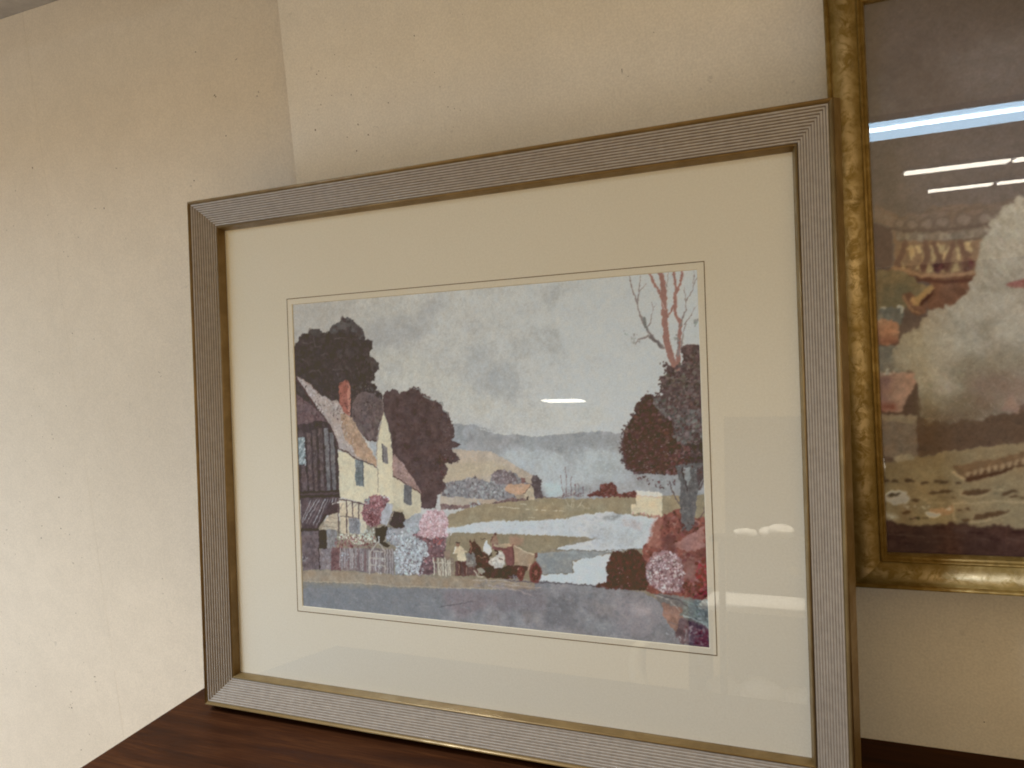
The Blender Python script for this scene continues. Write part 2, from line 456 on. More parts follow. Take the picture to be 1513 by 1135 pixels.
# ribbed face slopes down toward the glass
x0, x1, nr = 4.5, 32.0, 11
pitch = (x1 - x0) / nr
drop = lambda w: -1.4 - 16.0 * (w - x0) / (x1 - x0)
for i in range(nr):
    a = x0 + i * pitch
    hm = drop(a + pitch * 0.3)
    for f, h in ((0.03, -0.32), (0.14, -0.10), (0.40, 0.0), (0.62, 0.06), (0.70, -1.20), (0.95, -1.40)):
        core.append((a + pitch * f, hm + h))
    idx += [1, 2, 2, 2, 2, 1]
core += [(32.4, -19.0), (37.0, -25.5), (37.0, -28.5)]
idx += [1, 1, 1]
idx = idx[:len(core) - 1]
obead = [(-0.30, -3.5), (0.05, -1.6), (0.7, -0.5), (1.7, 0.0), (2.8, -0.25), (3.8, -1.2), (4.4, -2.4), (4.6, -3.6)]
ibead = [(31.9, -18.6), (32.1, -16.9), (32.9, -16.0), (33.9, -16.1), (34.5, -17.0), (34.9, -18.4), (35.7, -20.5), (36.7, -23.0), (36.95, -26.0)]
sc = lambda pr: [(w * mm, h * mm) for w, h in pr]
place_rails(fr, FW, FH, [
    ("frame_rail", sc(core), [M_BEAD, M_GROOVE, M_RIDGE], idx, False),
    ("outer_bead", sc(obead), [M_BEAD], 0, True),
    ("inner_bead", sc(ibead), [M_BEAD], 0, True)], None)

ZG, ZM, ZP = -0.0245, -0.0262, -0.0272   # glass, mount face, print
# print window
PX0, PX1, PY0, PY1 = 0.1398, 0.6317, 0.1304, 0.5016
def quad_ring(name, o, i, zo, zi, mat, parent, th=None):
    """flat or bevelled ring between two rectangles (x0,y0,x1,y1)"""
    def c(r, z): return [(r[0], r[1], z), (r[2], r[1], z), (r[2], r[3], z), (r[0], r[3], z)]
    vs = c(o, zo) + c(i, zi)
    fs = [[k, (k + 1) % 4, 4 + (k + 1) % 4, 4 + k] for k in range(4)]
    if th:
        vs += c(o, zo - th) + c(i, zi - th)
        fs += [[8 + k, 12 + k, 12 + (k + 1) % 4, 8 + (k + 1) % 4] for k in range(4)]
        fs += [[k, 8 + k, 8 + (k + 1) % 4, (k + 1) % 4] for k in range(4)]
        fs += [[4 + k, 4 + (k + 1) % 4, 12 + (k + 1) % 4, 12 + k] for k in range(4)]
    return mesh_obj(name, vs, fs, mat, parent)
INS = 0.0335
win = (PX0, PY0, PX1, PY1)
B = 0.0008
mount = quad_ring("mount", (INS, INS, FW - INS, FH - INS), (win[0] - B, win[1] - B, win[2] + B, win[3] + B), ZM, ZM, M_MAT, fr, None)
quad_ring("bevel", (win[0] - B, win[1] - B, win[2] + B, win[3] + B), win, ZM, ZP + 0.0003, M_BEVEL, mount)
LX0, LX1, LY0, LY1 = 0.1313, 0.6394, 0.1231, 0.5095
LWD = 0.0009
for nm, r in (("a", (LX0, LY0, LX1, LY0 + LWD)), ("b", (LX0, LY1 - LWD, LX1, LY1)), ("c", (LX0, LY0 + LWD, LX0 + LWD, LY1 - LWD)), ("d", (LX1 - LWD, LY0 + LWD, LX1, LY1 - LWD))):
    box_obj("ruled_line", (r[0], r[1], ZM + 0.00002), (r[2], r[3], ZM + 0.00012), M_INK, mount)
mesh_obj("glass_pane", [(INS, INS, ZG), (FW - INS, INS, ZG), (FW - INS, FH - INS, ZG), (INS, FH - INS, ZG)], [[0, 1, 2, 3]], M_GLASS_OLD, fr)
box_obj("backing_board", (INS, INS, -0.0284), (FW - INS, FH - INS, -0.0276), M_BACK, fr)

# ------------------------------------------------------------------ pigment painter (the print's own colours, plus a reflection painted in)
class Painter:
    def __init__(self, wmm, hmm, res, seed):
        self.res = res
        self.w, self.h = int(round(wmm * res)), int(round(hmm * res))
        self.r = np.random.default_rng(seed)
        self.c = np.zeros((self.h, self.w, 3), np.float32)
        self.Y, self.X = np.mgrid[0:self.h, 0:self.w].astype(np.float32)
        self.nz = {}
    def noise(self, cell, k=0):
        """smooth noise in -1..1 with features of about cell mm"""
        key = (cell, k)
        if key not in self.nz:
            c = max(1.5, cell * self.res)
            gh, gw = int(self.h / c) + 3, int(self.w / c) + 3
            g = np.random.default_rng(int(cell * 97) + k * 7919 + 3).uniform(-1, 1, (gh, gw)).astype(np.float32)
            yy, xx = self.Y[:, 0] / c, self.X[0] / c
            yi, xi = yy.astype(int), xx.astype(int)
            fy, fx = yy - yi, xx - xi
            fy, fx = (fy * fy * (3 - 2 * fy))[:, None], (fx * fx * (3 - 2 * fx))[None]
            a = g[yi][:, xi]; b = g[yi][:, xi + 1]; d = g[yi + 1][:, xi]; e = g[yi + 1][:, xi + 1]
            self.nz[key] = (a * (1 - fx) + b * fx) * (1 - fy) + (d * (1 - fx) + e * fx) * fy
        return self.nz[key]
    def fbm(self, cell, k=0):
        return (self.noise(cell, k) + 0.6 * self.noise(cell / 2.2, k) + 0.4 * self.noise(cell / 4.7, k)) / 1.5
    def region(self, P, amp=0.0, cell=3.0, pad=0.0, k=0):
        P = np.array(P, np.float32) * self.res
        a = (amp + pad) * self.res + 2
        x0, y0 = np.maximum(np.floor(P.min(0) - a).astype(int), 0)
        x1, y1 = np.ceil(P.max(0) + a).astype(int) + 1
        x1, y1 = min(x1, self.w), min(y1, self.h)
        if x1 <= x0 or y1 <= y0:
            return None, None
        sl = (slice(y0, y1), slice(x0, x1))
        X, Y = self.X[sl], self.Y[sl]
        if amp:
            X = X + amp * self.res * (self.noise(cell, 11 + k)[sl] + 0.7 * self.noise(cell / 2.4, 12 + k)[sl])
            Y = Y + amp * self.res * (self.noise(cell, 13 + k)[sl] + 0.7 * self.noise(cell / 2.4, 14 + k)[sl])
        m = np.zeros(X.shape, bool)
        n = len(P)
        for i in range(n):
            xa, ya = P[i]; xb, yb = P[(i + 1) % n]
            if ya == yb:
                continue
            t = ((ya > Y) != (yb > Y)) & (X < (xb - xa) * (Y - ya) / (yb - ya) + xa)
            m ^= t
        return sl, m.astype(np.float32)
    def put(self, sl, m, col):
        self.c[sl] += (col - self.c[sl]) * m[..., None]
    def poly(self, P, col, amp=0.35, cell=3.0, al=1.0, tex=0.06, tc=4.0, hue=0.03, k=0):
        sl, m = self.region(P, amp, cell, 0, k)
        if sl is None: return
        col = np.array(col, np.float32) / 255
        t = 1 + tex * 1.6 * self.fbm(tc, 1 + k)[sl]
        h = hue * self.noise(tc * 2, 5 + k)[sl]
        cc = np.stack([col[0] * t * (1 + h), col[1] * t, col[2] * t * (1 - h)], -1)
        self.put(sl, m * al, cc)
    def wash(self, P, col, al=0.6, soft=4.0, amp=2.0, cell=9.0, k=0, tex=0.5):
        sl, m = self.region(P, amp, cell, soft * 1.6, k)
        if sl is None: return
        r = max(1, int(soft * self.res / 2))
        for _ in range(2):
            for ax in (0, 1):
                cs = np.cumsum(np.pad(m, [(r + 1, r) if a == ax else (0, 0) for a in (0, 1)], mode='edge'), axis=ax)
                n = m.shape[ax]
                hi = np.take(cs, np.arange(2 * r + 1, 2 * r + 1 + n), axis=ax); lo = np.take(cs, np.arange(0, n), axis=ax)
                m = (hi - lo) / (2 * r + 1)
        m = np.clip(m * (1 + tex * self.fbm(soft * 2, 21 + k)[sl]), 0, 1)
        self.put(sl, m * al, np.array(col, np.float32) / 255)
    def dab(self, x, y, rx, ry, ang, col, al=1.0):
        x, y, rx, ry = x * self.res, y * self.res, max(0.7, rx * self.res), max(0.7, ry * self.res)
        R = max(rx, ry) + 1
        x0, x1, y0, y1 = max(0, int(x - R)), min(self.w, int(x + R) + 2), max(0, int(y - R)), min(self.h, int(y + R) + 2)
        if x1 <= x0 or y1 <= y0: return
        sl = (slice(y0, y1), slice(x0, x1))
        dx, dy = self.X[sl] - x, self.Y[sl] - y
        c, s = math.cos(ang), math.sin(ang)
        u, v = (dx * c + dy * s) / rx, (-dx * s + dy * c) / ry
        d = u * u + v * v
        m = np.clip((1.25 - d) * 2.2, 0, 1) * al
        self.put(sl, m, np.array(col, np.float32) / 255)
    def dabs(self, P, n, r0, r1, cols, asp=0.6, ang=None, al=0.85, jit=10):
        P = np.array(P, float)
        lo, hi = P.min(0), P.max(0)
        k = 0; tries = 0
        while k < n and tries < n * 30:
            tries += 1
            x, y = self.r.uniform(lo, hi)
            ins = False
            for i in range(len(P)):
                xa, ya = P[i]; xb, yb = P[i - 1]
                if (ya > y) != (yb > y) and x < (xb - xa) * (y - ya) / (yb - ya) + xa:
                    ins = not ins
            if not ins: continue
            r = self.r.uniform(r0, r1)
            a = self.r.uniform(0, math.pi) if ang is None else ang + self.r.normal(0, 0.15)
            c = np.array(cols[self.r.integers(len(cols))], float) + self.r.normal(0, jit, 3) * 0.4 + self.r.normal(0, jit)
            self.dab(x, y, r, r * asp, a, np.clip(c, 0, 255), al)
            k += 1
    def line(self, P, w, col, w2=None, al=1.0, wob=0.0):
        P = [np.array(p, float) for p in P]
        n = len(P) - 1
        w2 = w if w2 is None else w2
        for i in range(n):
            a, b = P[i], P[i + 1]
            L = np.linalg.norm(b - a)
            steps = max(2, int(L / (0.35 * max(min(w, w2), 0.5))))
            for j in range(steps):
                t = j / steps
                q = a + (b - a) * t
                ww = w + (w2 - w) * (i + t) / n
                if wob: ww *= 1 + wob * self.r.uniform(-1, 1)
                self.dab(q[0], q[1], ww / 2, ww / 2, 0, col, al)
    def finish(self, desat, cool, blur, warp):
        """settle the paint: wandering edges, soft blending, mottled pigment, muted blues"""
        r = self.res
        dx = warp * r * (0.55 * self.noise(3.2, 41) + 0.35 * self.noise(1.4, 42))
        dy = warp * r * (0.55 * self.noise(3.2, 43) + 0.35 * self.noise(1.4, 44))
        yi = np.clip(np.rint(self.Y + dy), 0, self.h - 1).astype(int)
        xi = np.clip(np.rint(self.X + dx), 0, self.w - 1).astype(int)
        c = self.c[yi, xi]
        k = max(1, int(round(blur * r / 2)))
        for ax in (0, 1):
            acc = np.zeros_like(c); wt = 0
            for s in range(-k, k + 1):
                w = k + 1 - abs(s)
                acc += w * np.roll(c, s, axis=ax); wt += w
            c = acc / wt
        L = c.mean(-1, keepdims=True)
        c = c + (L - c) * desat
        ex = np.maximum(0, c[..., 2] - 0.5 * (c[..., 0] + c[..., 1]))
        c[..., 2] -= cool * ex; c[..., 0] += 0.25 * cool * ex
        pur = np.maximum(0, c[..., 2] - c[..., 1]) * (c[..., 0] > c[..., 1])
        c[..., 2] -= 0.65 * pur
        m = 0.028 * self.fbm(4.2, 51) + 0.045 * self.fbm(1.5, 52) + 0.034 * self.fbm(13.0, 53)
        h = 0.012 * self.fbm(5.0, 54)
        c = c * (1 + m)[..., None] * np.stack([1 + h, np.ones_like(h), 1 - h], -1)
        self.c = c.astype(np.float32)
    def out(self, gw, gh):
        fy, fx = self.h / gh, self.w / gw
        c = self.c
        # average blocks
        H2, W2 = (self.h // gh) * gh, (self.w // gw) * gw
        c = c[:H2, :W2].reshape(gh, H2 // gh, gw, W2 // gw, 3).mean((1, 3))
        return c

def picture_sheet(name, parent, mat, x0, y0, w, h, z, img, gain, veil):
    gh, gw = img.shape[:2]
    lin = np.where(img <= 0.04045, img / 12.92, ((np.clip(img, 0, 1) + 0.055) / 1.055) ** 2.4)
    lin = np.maximum((lin - np.array(veil)) * np.array(gain), 0.008)
    mx = lin.max(-1, keepdims=True)
    lin = lin * np.where(mx > 0.74, (0.74 + 0.17 * np.tanh((mx - 0.74) / 0.17)) / np.maximum(mx, 1e-6), 1.0)
    ys, xs = np.mgrid[0:gh, 0:gw]
    co = np.zeros((gh * gw, 3), np.float32)
    co[:, 0] = (x0 + w * xs / (gw - 1)).ravel()
    co[:, 1] = (y0 + h * (1 - ys / (gh - 1))).ravel()
    co[:, 2] = z
    i = (ys[:-1, :-1] * gw + xs[:-1, :-1]).ravel()
    q = np.stack([i + gw, i + gw + 1, i + 1, i], 1).astype(np.int32)
    me = bpy.data.meshes.new(name)
    me.vertices.add(gh * gw); me.vertices.foreach_set("co", co.ravel())
    me.loops.add(q.size); me.loops.foreach_set("vertex_index", q.ravel())
    me.polygons.add(len(q)); me.polygons.foreach_set("loop_start", np.arange(0, q.size, 4, dtype=np.int32))
    me.update(calc_edges=True)
    at = me.color_attributes.new("pigment", 'FLOAT_COLOR', 'POINT')
    rgba = np.ones((gh * gw, 4), np.float32); rgba[:, :3] = lin.reshape(-1, 3)
    at.data.foreach_set("color", rgba.ravel())
    me.materials.append(mat)
    return link(bpy.data.objects.new(name, me), parent)

DETAIL = {'dQ': [[0.10018, 0.01076], [-0.0035, 0.11255], [-4.18138, 158.84655]], 'dS': [[0.095, -0.00192], [-0.00352, 0.10999], [-14.06596, 401.33503]], 'pC': [[0.18019, 0.00794], [-0.00602, 0.17262], [284.24615, -26.83978]], 'pE': [[0.1367, 0.00613], [-0.00475, 0.11366], [-1.38931, -6.62778]], 'pF': [[0.13741, -0.00143], [-0.00478, 0.11432], [-7.20194, 126.81806]], 'pG': [[0.154, -0.00854], [-0.00535, 0.12868], [-11.31572, 228.00395]], 'pH': [[0.13583, -2e-05], [-0.00464, 0.12048], [140.56638, 98.3251]], 'pI': [[0.12742, -0.00728], [-0.00435, 0.11376], [153.31378, 231.38076]], 'pJ': [[0.11448, -0.00208], [-0.00387, 0.10603], [243.45984, 146.08093]]}
def _df(k, x, y):
    M = DETAIL[k]
    return (M[0][0] * x + M[1][0] * y + M[2][0], M[0][1] * x + M[1][1] * y + M[2][1])
def p(w, s): return [_df("p" + w, *[float(t) for t in q.split(",")]) for q in s.split()]
def d(w, s): return [_df("d" + w, *[float(t) for t in q.split(",")]) for q in s.split()]
def p1(w, x, y): return _df("p" + w, x, y)
def d1(w, x, y): return _df("d" + w, x, y)
def p2(w, l): return [_df("p" + w, *q) for q in l]
def d2(w, l): return [_df("d" + w, *q) for q in l]
# ------------------------------------------------------------------ the village landscape, millimetres on the sheet
pt = Painter(491.9, 371.2, 2.6, 4)
W_, H_ = 491.9, 371.2
FULL = [(-5, -5), (W_ + 5, -5), (W_ + 5, H_ + 5), (-5, H_ + 5)]
# sky: a warm grey wash, paler to the right
u = pt.X / pt.w
v = pt.Y / pt.h
def grad(stops, t):
    xs = [s[0] for s in stops]
    return np.stack([np.interp(t, xs, [s[1][i] for s in stops]) for i in range(3)], -1) / 255
pt.c[:] = grad([(0, (178, 170, 160)), (0.25, (186, 181, 172)), (0.55, (190, 188, 183)), (0.8, (199, 200, 198)), (1, (203, 206, 207))], u + 0.06 * pt.noise(60, 3))
pt.c *= (1 + 0.030 * pt.fbm(38, 4) + 0.018 * pt.fbm(5, 5))[..., None]
GREY = (160, 161, 160)
pt.wash([(282.7, 58.6), (296.9, 50.3), (318.4, 46.2), (343.2, 44.1), (346.4, 58.4), (351.4, 76.3), (332.7, 71.9), (313.5, 74.6), (290.0, 77.1)], GREY, .45, 9, 3)
pt.wash([(331.3, 6.1), (361.4, 1.5), (372.2, 7.6), (344.1, 17.7), (337.8, 36.7), (332.5, 25.7)], GREY, .36, 9, 3)
pt.wash([(277.8, 83.9), (297.6, 84.7), (302.4, 113.7), (288.3, 122.4), (236.0, 112.0)], (160, 162, 163), .5, 9, 3)
pt.wash([(108.2, 26.1), (167.2, 25.9), (198.5, 5.2), (224.1, 5.2), (197.9, 22.2), (188.2, 50.0), (138.9, 62.9), (111.4, 61.6)], (158, 157, 158), .5, 12, 4)
pt.wash([(238.4, 67.5), (277.2, 62.0), (275.6, 105.7), (240.9, 108.4)], (160, 162, 163), .5, 12, 4)
pt.wash([(120.6, 62.0), (174.2, 72.1), (226.5, 104.2), (275.3, 113.0), (274.1, 145.8), (214.4, 145.2), (194.3, 114.7), (128.2, 101.4)], (190, 184, 170), .5, 12, 4)
pt.wash([(384.4, 74.3), (444.3, 63.6), (456.9, 91.0), (442.5, 117.3), (424.8, 133.8), (393.4, 126.4)], (203, 205, 203), .6, 14, 4)
pt.wash([(276.2, 125.8), (389.6, 133.2), (406.7, 152.4), (333.5, 155.3), (275.1, 156.8)], (192, 188, 178), .6, 9, 4)
pt.wash([(473.1, 3.9), (491.0, 5.5), (490.6, 69.4), (474.4, 65.2)], (203, 208, 212), .6, 8, 3)
for q in range(26):
    x, y = pt.r.uniform(70, 430), pt.r.uniform(4, 175)
    pt.wash([(x - 14, y - 5), (x + 12, y - 8), (x + 17, y + 5), (x - 8, y + 8)], [(196, 195, 191), (164, 164, 166)][q % 2], .20, 6, 4)

# far hills
HILL = [(205.3, 150.4), (220.4, 148.3), (242.4, 149.8), (254.3, 154.3), (268.5, 158.7), (281.4, 160.9), (291.9, 159.6), (308.0, 162.0), (317.1, 162.5), (330.6, 160.8), (340.7, 159.9), (362.7, 158.5), (384.2, 157.2), (399.9, 158.6), (411.6, 161.1), (440.8, 161.3), (499.1, 165.3), (497.2, 226.1), (202.0, 234.9)]
pt.poly(HILL, (150, 152, 160), .5, 6, tex=.06, tc=7)
pt.wash([(271.2, 182.2), (298.4, 173.5), (334.4, 179.7), (367.3, 179.5), (388.8, 175.3), (410.9, 182.3), (419.3, 198.3), (408.5, 210.6), (366.2, 211.5), (321.6, 225.0), (306.4, 204.2), (291.9, 191.7)], (182, 188, 192), .8, 7, 3)
pt.wash([(323.8, 162.9), (368.0, 160.0), (404.9, 164.2), (404.6, 175.3), (356.7, 173.4), (325.7, 172.4)], (148, 151, 158), .5, 6, 2)
pt.wash([(345.5, 179.6), (356.5, 178.5), (358.1, 195.1), (345.2, 189.0)], (150, 156, 172), .6, 4, 2)
pt.wash([(375.5, 190.8), (398.9, 189.5), (403.6, 202.6), (380.4, 203.0)], (158, 164, 168), .7, 5, 2)
pt.wash([(322.0, 212.4), (342.1, 212.0), (341.7, 225.5), (323.8, 226.6)], (176, 196, 216), .85, 4, 1.5)
pt.wash([(242.4, 150.7), (266.1, 159.5), (267.8, 176.8), (241.4, 176.9)], (150, 149, 153), .7, 5, 2)
pt.dabs([(265.7, 171.4), (323.4, 174.5), (399.5, 172.3), (408.7, 206.5), (366.0, 217.7), (328.5, 220.6), (310.8, 208.4), (291.9, 191.7)], 420, .5, 1.9, [(190, 196, 200), (165, 172, 180), (150, 156, 170), (198, 200, 198)], .45, .15, .35, 6)
pt.line([(249.5, 154.0), (268.5, 159.1), (281.4, 161.0), (291.9, 159.7), (308.0, 162.1), (317.1, 162.6), (330.6, 160.9), (340.7, 160.0), (362.7, 158.6), (384.2, 157.3)], .8, (206, 204, 192), al=.6)

pt.poly([(-67.3, 268.4), (528.9, 244.5), (524.1, 395.8), (-75.1, 441.8)], (140, 128, 108), .5, 5)
# tan hillside with bushes
pt.poly([(199.1, 180.4), (216.8, 177.0), (241.4, 177.8), (259.4, 179.0), (270.0, 183.3), (280.4, 187.7), (291.8, 194.9), (304.2, 201.3), (315.4, 209.4), (314.4, 235.8), (196.6, 244.0)], (184, 164, 143), .6, 5, tex=.05, tc=9)
pt.wash([(203.4, 194.8), (259.8, 189.4), (289.6, 198.5), (289.4, 205.5), (232.6, 210.0), (202.7, 213.0)], (186, 168, 138), .7, 5)
BUSHR = [(202.6, 214.8), (219.1, 212.1), (231.3, 209.5), (240.7, 206.9), (249.8, 210.9), (258.9, 212.5), (263.1, 203.6), (269.8, 199.9), (282.6, 199.7), (289.5, 203.1), (303.6, 212.2), (315.9, 217.7), (315.3, 231.5), (271.1, 232.2), (197.9, 229.5)]
pt.poly(BUSHR, (136, 132, 134), 1.0, 3, tex=.12)
pt.dabs(BUSHR, 330, .5, 1.7, [(165, 166, 170), (118, 108, 112), (148, 144, 146), (104, 92, 96)], .7, None, .8)
pt.poly([(262.0, 205.0), (264.6, 200.6), (276.5, 198.6), (288.1, 201.3), (292.4, 208.7), (285.2, 215.3), (269.9, 215.6), (263.0, 211.5)], (122, 108, 110), .9, 2.5, tex=.15)
pt.dabs([(263.2, 205.0), (265.8, 200.6), (276.5, 198.8), (288.0, 202.4), (290.0, 210.9), (270.0, 214.5)], 90, .5, 1.3, [(102, 88, 92), (150, 140, 142), (128, 114, 116)], .7)
pt.dabs([(240.0, 214.1), (264.0, 215.8), (279.2, 219.7), (275.4, 228.4), (251.4, 231.3), (239.5, 227.2)], 170, .5, 1.4, [(172, 174, 178), (150, 148, 152), (124, 116, 120)], .7)
# cottage in the distance
pt.poly([(308.0, 209.5), (311.0, 204.9), (315.6, 204.1), (319.9, 209.3), (320.9, 213.5), (318.4, 218.8), (321.6, 225.0), (320.3, 228.8), (311.8, 229.5), (309.3, 219.0)], (92, 80, 84), .7, 2, tex=.15)
pt.poly([(297.1, 207.6), (301.7, 207.0), (302.1, 212.8), (296.7, 212.9)], (130, 92, 86), .2)
pt.poly([(275.7, 220.3), (281.7, 215.0), (296.9, 213.1), (307.4, 214.4), (299.0, 224.6), (291.8, 226.5), (284.9, 224.1)], (192, 152, 122), .3, 2, tex=.07)
pt.poly([(298.8, 224.8), (307.4, 215.0), (310.7, 219.0), (311.4, 231.1), (303.7, 232.1), (299.2, 229.4)], (184, 168, 142), .2)
pt.poly([(289.5, 226.4), (298.8, 224.8), (299.8, 229.9), (291.7, 230.1)], (160, 142, 122), .3)
pt.poly([(302.2, 227.1), (304.7, 226.5), (305.0, 231.0), (302.2, 231.1)], (82, 66, 60), .1)
pt.line([(298.8, 224.8), (307.4, 215.0)], .7, (104, 80, 70))
pt.poly([(196.9, 238.4), (226.8, 239.7), (239.2, 235.5), (251.2, 238.0), (269.3, 233.1), (284.7, 229.2), (300.9, 229.3), (302.5, 233.0), (275.0, 238.3), (246.2, 241.5), (196.6, 245.1)], (124, 100, 96), .7, 3, tex=.16)
pt.dabs([(246.3, 239.1), (269.2, 234.0), (287.0, 229.7), (301.5, 229.8), (301.9, 232.8), (275.0, 237.9)], 80, .5, 1.2, [(104, 78, 76), (146, 128, 122), (116, 90, 86)], .7)
pt.dabs([(234.3, 234.0), (246.5, 233.6), (246.2, 241.2), (234.0, 242.7)], 26, .5, 1.3, [(190, 196, 196), (160, 164, 166)], .7)

# meadow
FIELD = [(206.4, 250.5), (242.4, 238.4), (272.2, 234.8), (303.5, 231.6), (320.0, 228.5), (365.5, 228.1), (422.0, 223.5), (510.6, 219.5), (509.8, 247.2), (417.1, 243.8), (391.4, 241.6), (369.4, 244.5), (342.2, 250.9), (307.4, 253.8), (271.4, 255.7), (246.4, 264.8), (187.4, 269.7)]
pt.poly(FIELD, (152, 136, 107), .5, 5, tex=.05, tc=8)
pt.wash([(315.8, 229.4), (343.8, 227.6), (354.6, 231.4), (321.2, 234.5)], (140, 128, 98), .5, 3)
pt.wash([(354.3, 240.7), (381.4, 237.8), (381.2, 241.3), (355.3, 243.8)], (128, 120, 92), .5, 2.5)
for s in ("530,905 580,907", "610,908 655,911", "690,908 740,911", "800,914 845,914", "870,912 925,920", "560,982 625,986", "250,888 330,890", "335,893 460,899", "480,852 540,858"):
    pt.line(p('J', s), .75, (206, 192, 162), al=.85)
pt.line([(315.8, 227.8), (343.8, 227.4)], .8, (112, 86, 76), al=.7)
# bare saplings and red bush
for s in ("905,775 890,670 880,560", "938,765 935,560 920,480", "980,760 978,620 990,570", "1020,750 1018,640", "1050,745 1045,640", "1095,740 1092,670", "1160,725 1158,690", "905,780 935,770"):
    pt.line(p('J', s), .75, (118, 84, 84), .35, .75)
for s in ("925,800 950,860 990,880", "1000,880 1005,800", "1060,860 1095,800 1085,780", "1040,870 1090,850 1110,885 1160,890", "985,870 1000,740 1010,700", "800,830 815,860"):
    pt.line(p('J', s), .7, (190, 172, 142), .4, .8)
pt.dabs([(342.9, 222.9), (366.9, 221.2), (366.8, 225.4), (342.7, 227.1)], 46, .4, 1.0, [(132, 92, 82), (110, 76, 72)], .5, 0)
pt.poly([(371.1, 224.2), (376.6, 221.0), (384.2, 218.2), (384.9, 213.1), (388.6, 211.5), (392.3, 212.4), (395.0, 210.1), (400.2, 210.8), (403.1, 216.8), (404.0, 221.3), (418.6, 218.4), (434.8, 221.0), (434.7, 224.5), (371.1, 225.6)], (112, 66, 60), .8, 2, tex=.14)
pt.dabs([(384.9, 212.6), (400.2, 210.8), (403.0, 221.3), (384.0, 223.4)], 60, .5, 1.4, [(96, 52, 48), (132, 82, 72)], .7)

# river
RIV = [(178.7, 288.7), (187.4, 269.2), (221.3, 262.5), (246.7, 256.9), (271.4, 255.2), (307.4, 253.4), (342.2, 249.8), (369.4, 243.7), (391.5, 240.7), (417.1, 243.2), (442.0, 247.5), (438.4, 262.4), (429.7, 275.6), (398.7, 280.6), (379.1, 281.1), (334.2, 282.5), (341.2, 278.9), (381.8, 268.3), (364.1, 267.7), (318.6, 268.1), (270.9, 268.6), (226.1, 269.8), (195.2, 270.7)]
pt.poly(RIV, (196, 199, 201), .35, 5, tex=.05, tc=7)
pt.dabs(RIV, 330, .8, 2.8, [(176, 178, 182), (200, 202, 203), (160, 164, 172), (190, 192, 192)], .5, .1, .45, 6)
pt.wash([(387.0, 243.9), (406.5, 242.1), (402.0, 248.5), (389.0, 248.0)], (132, 134, 138), .8, 2.5)
pt.wash([(408.5, 247.2), (429.5, 250.5), (425.0, 259.0), (408.2, 255.6)], (178, 160, 152), .6, 3)
pt.wash([(364.6, 255.3), (429.0, 262.9), (416.0, 273.9), (381.5, 277.8)], (168, 170, 172), .6, 5)
pt.wash([(210.4, 265.3), (244.8, 260.5), (262.3, 255.5), (279.4, 254.6), (279.2, 259.0), (242.1, 265.6)], (206, 210, 210), .7, 2)
pt.line([(342.2, 250.9), (369.4, 244.3), (391.4, 241.2)], .7, (214, 214, 206), al=.6)
# lower meadow
pt.poly([(208.9, 270.2), (249.4, 268.8), (302.7, 268.7), (334.1, 267.7), (344.5, 267.2), (360.2, 269.4), (344.1, 277.7), (317.4, 285.7), (312.5, 290.3), (311.5, 318.7), (199.2, 319.8), (201.8, 287.5)], (142, 127, 100), .4, 5, tex=.05, tc=7)
pt.poly([(310.8, 288.1), (350.1, 282.9), (398.7, 280.8), (385.6, 285.2), (350.9, 293.6), (352.0, 305.5), (313.8, 310.6)], (138, 140, 138), .4, 4, tex=.05)
pt.line([(334.2, 282.5), (379.1, 281.3), (428.6, 276.5)], .7, (104, 100, 92), al=.8)
pt.poly([(311.2, 316.9), (317.0, 310.8), (353.8, 306.2), (352.4, 294.8), (367.8, 289.4), (394.3, 284.2), (398.3, 293.6), (390.3, 304.6), (388.8, 316.9), (362.4, 318.4)], (212, 218, 220), .6, 4, tex=.04)
pt.dabs([(317.0, 311.7), (353.8, 307.1), (367.8, 290.2), (394.3, 285.5), (388.2, 304.8), (386.7, 315.4), (362.4, 317.6)], 70, .6, 1.8, [(214, 222, 224), (186, 196, 202), (196, 204, 206)], .45, .0, .6, 5)
pt.line([(350.9, 293.6), (352.0, 305.5), (314.7, 310.1)], .6, (110, 108, 100), al=.7)

# road and verge
ROAD = [(-38.7, 351.2), (111.2, 341.3), (192.8, 334.0), (269.1, 318.5), (316.8, 316.5), (380.1, 316.9), (427.1, 321.1), (447.5, 329.8), (467.4, 342.9), (498.5, 356.0), (497.8, 379.0), (264.2, 382.3), (-41.2, 407.5)]
pt.poly(ROAD, (132, 128, 129), .5, 5, tex=.07, tc=10)
PATH = [(-2.8, 326.6), (79.1, 323.8), (190.7, 322.5), (269.1, 318.7), (309.0, 316.8), (308.7, 327.5), (268.7, 329.3), (128.4, 336.2), (52.8, 336.8), (-2.0, 339.6)]
pt.poly(PATH, (152, 133, 110), .5, 4, tex=.05)
pt.wash([(-0.7, 341.2), (128.4, 337.3), (194.8, 335.4), (191.0, 375.4), (0.7, 373.2)], (118, 120, 122), .8, 6, 2)
pt.wash([(199.4, 336.1), (268.6, 332.8), (268.0, 346.6), (221.1, 362.6), (196.4, 354.6)], (130, 114, 116), .7, 6, 2)
pt.wash([(268.7, 328.4), (321.1, 326.6), (320.4, 346.3), (267.8, 352.9)], (122, 112, 116), .7, 5)
pt.wash([(325.5, 332.8), (357.5, 328.2), (351.7, 365.0), (319.8, 361.5)], (106, 106, 116), .6, 6)
pt.wash([(397.1, 327.2), (439.3, 330.0), (447.0, 343.7), (425.6, 366.3), (396.0, 360.8)], (146, 136, 138), .75, 7)
pt.wash([(414.0, 334.2), (432.9, 334.7), (430.4, 345.2), (415.8, 344.4)], (178, 160, 156), .7, 4)
pt.dabs(ROAD, 560, 1.0, 3.6, [(118, 114, 120), (134, 130, 136), (108, 110, 118), (142, 136, 140)], .55, None, .30, 5)
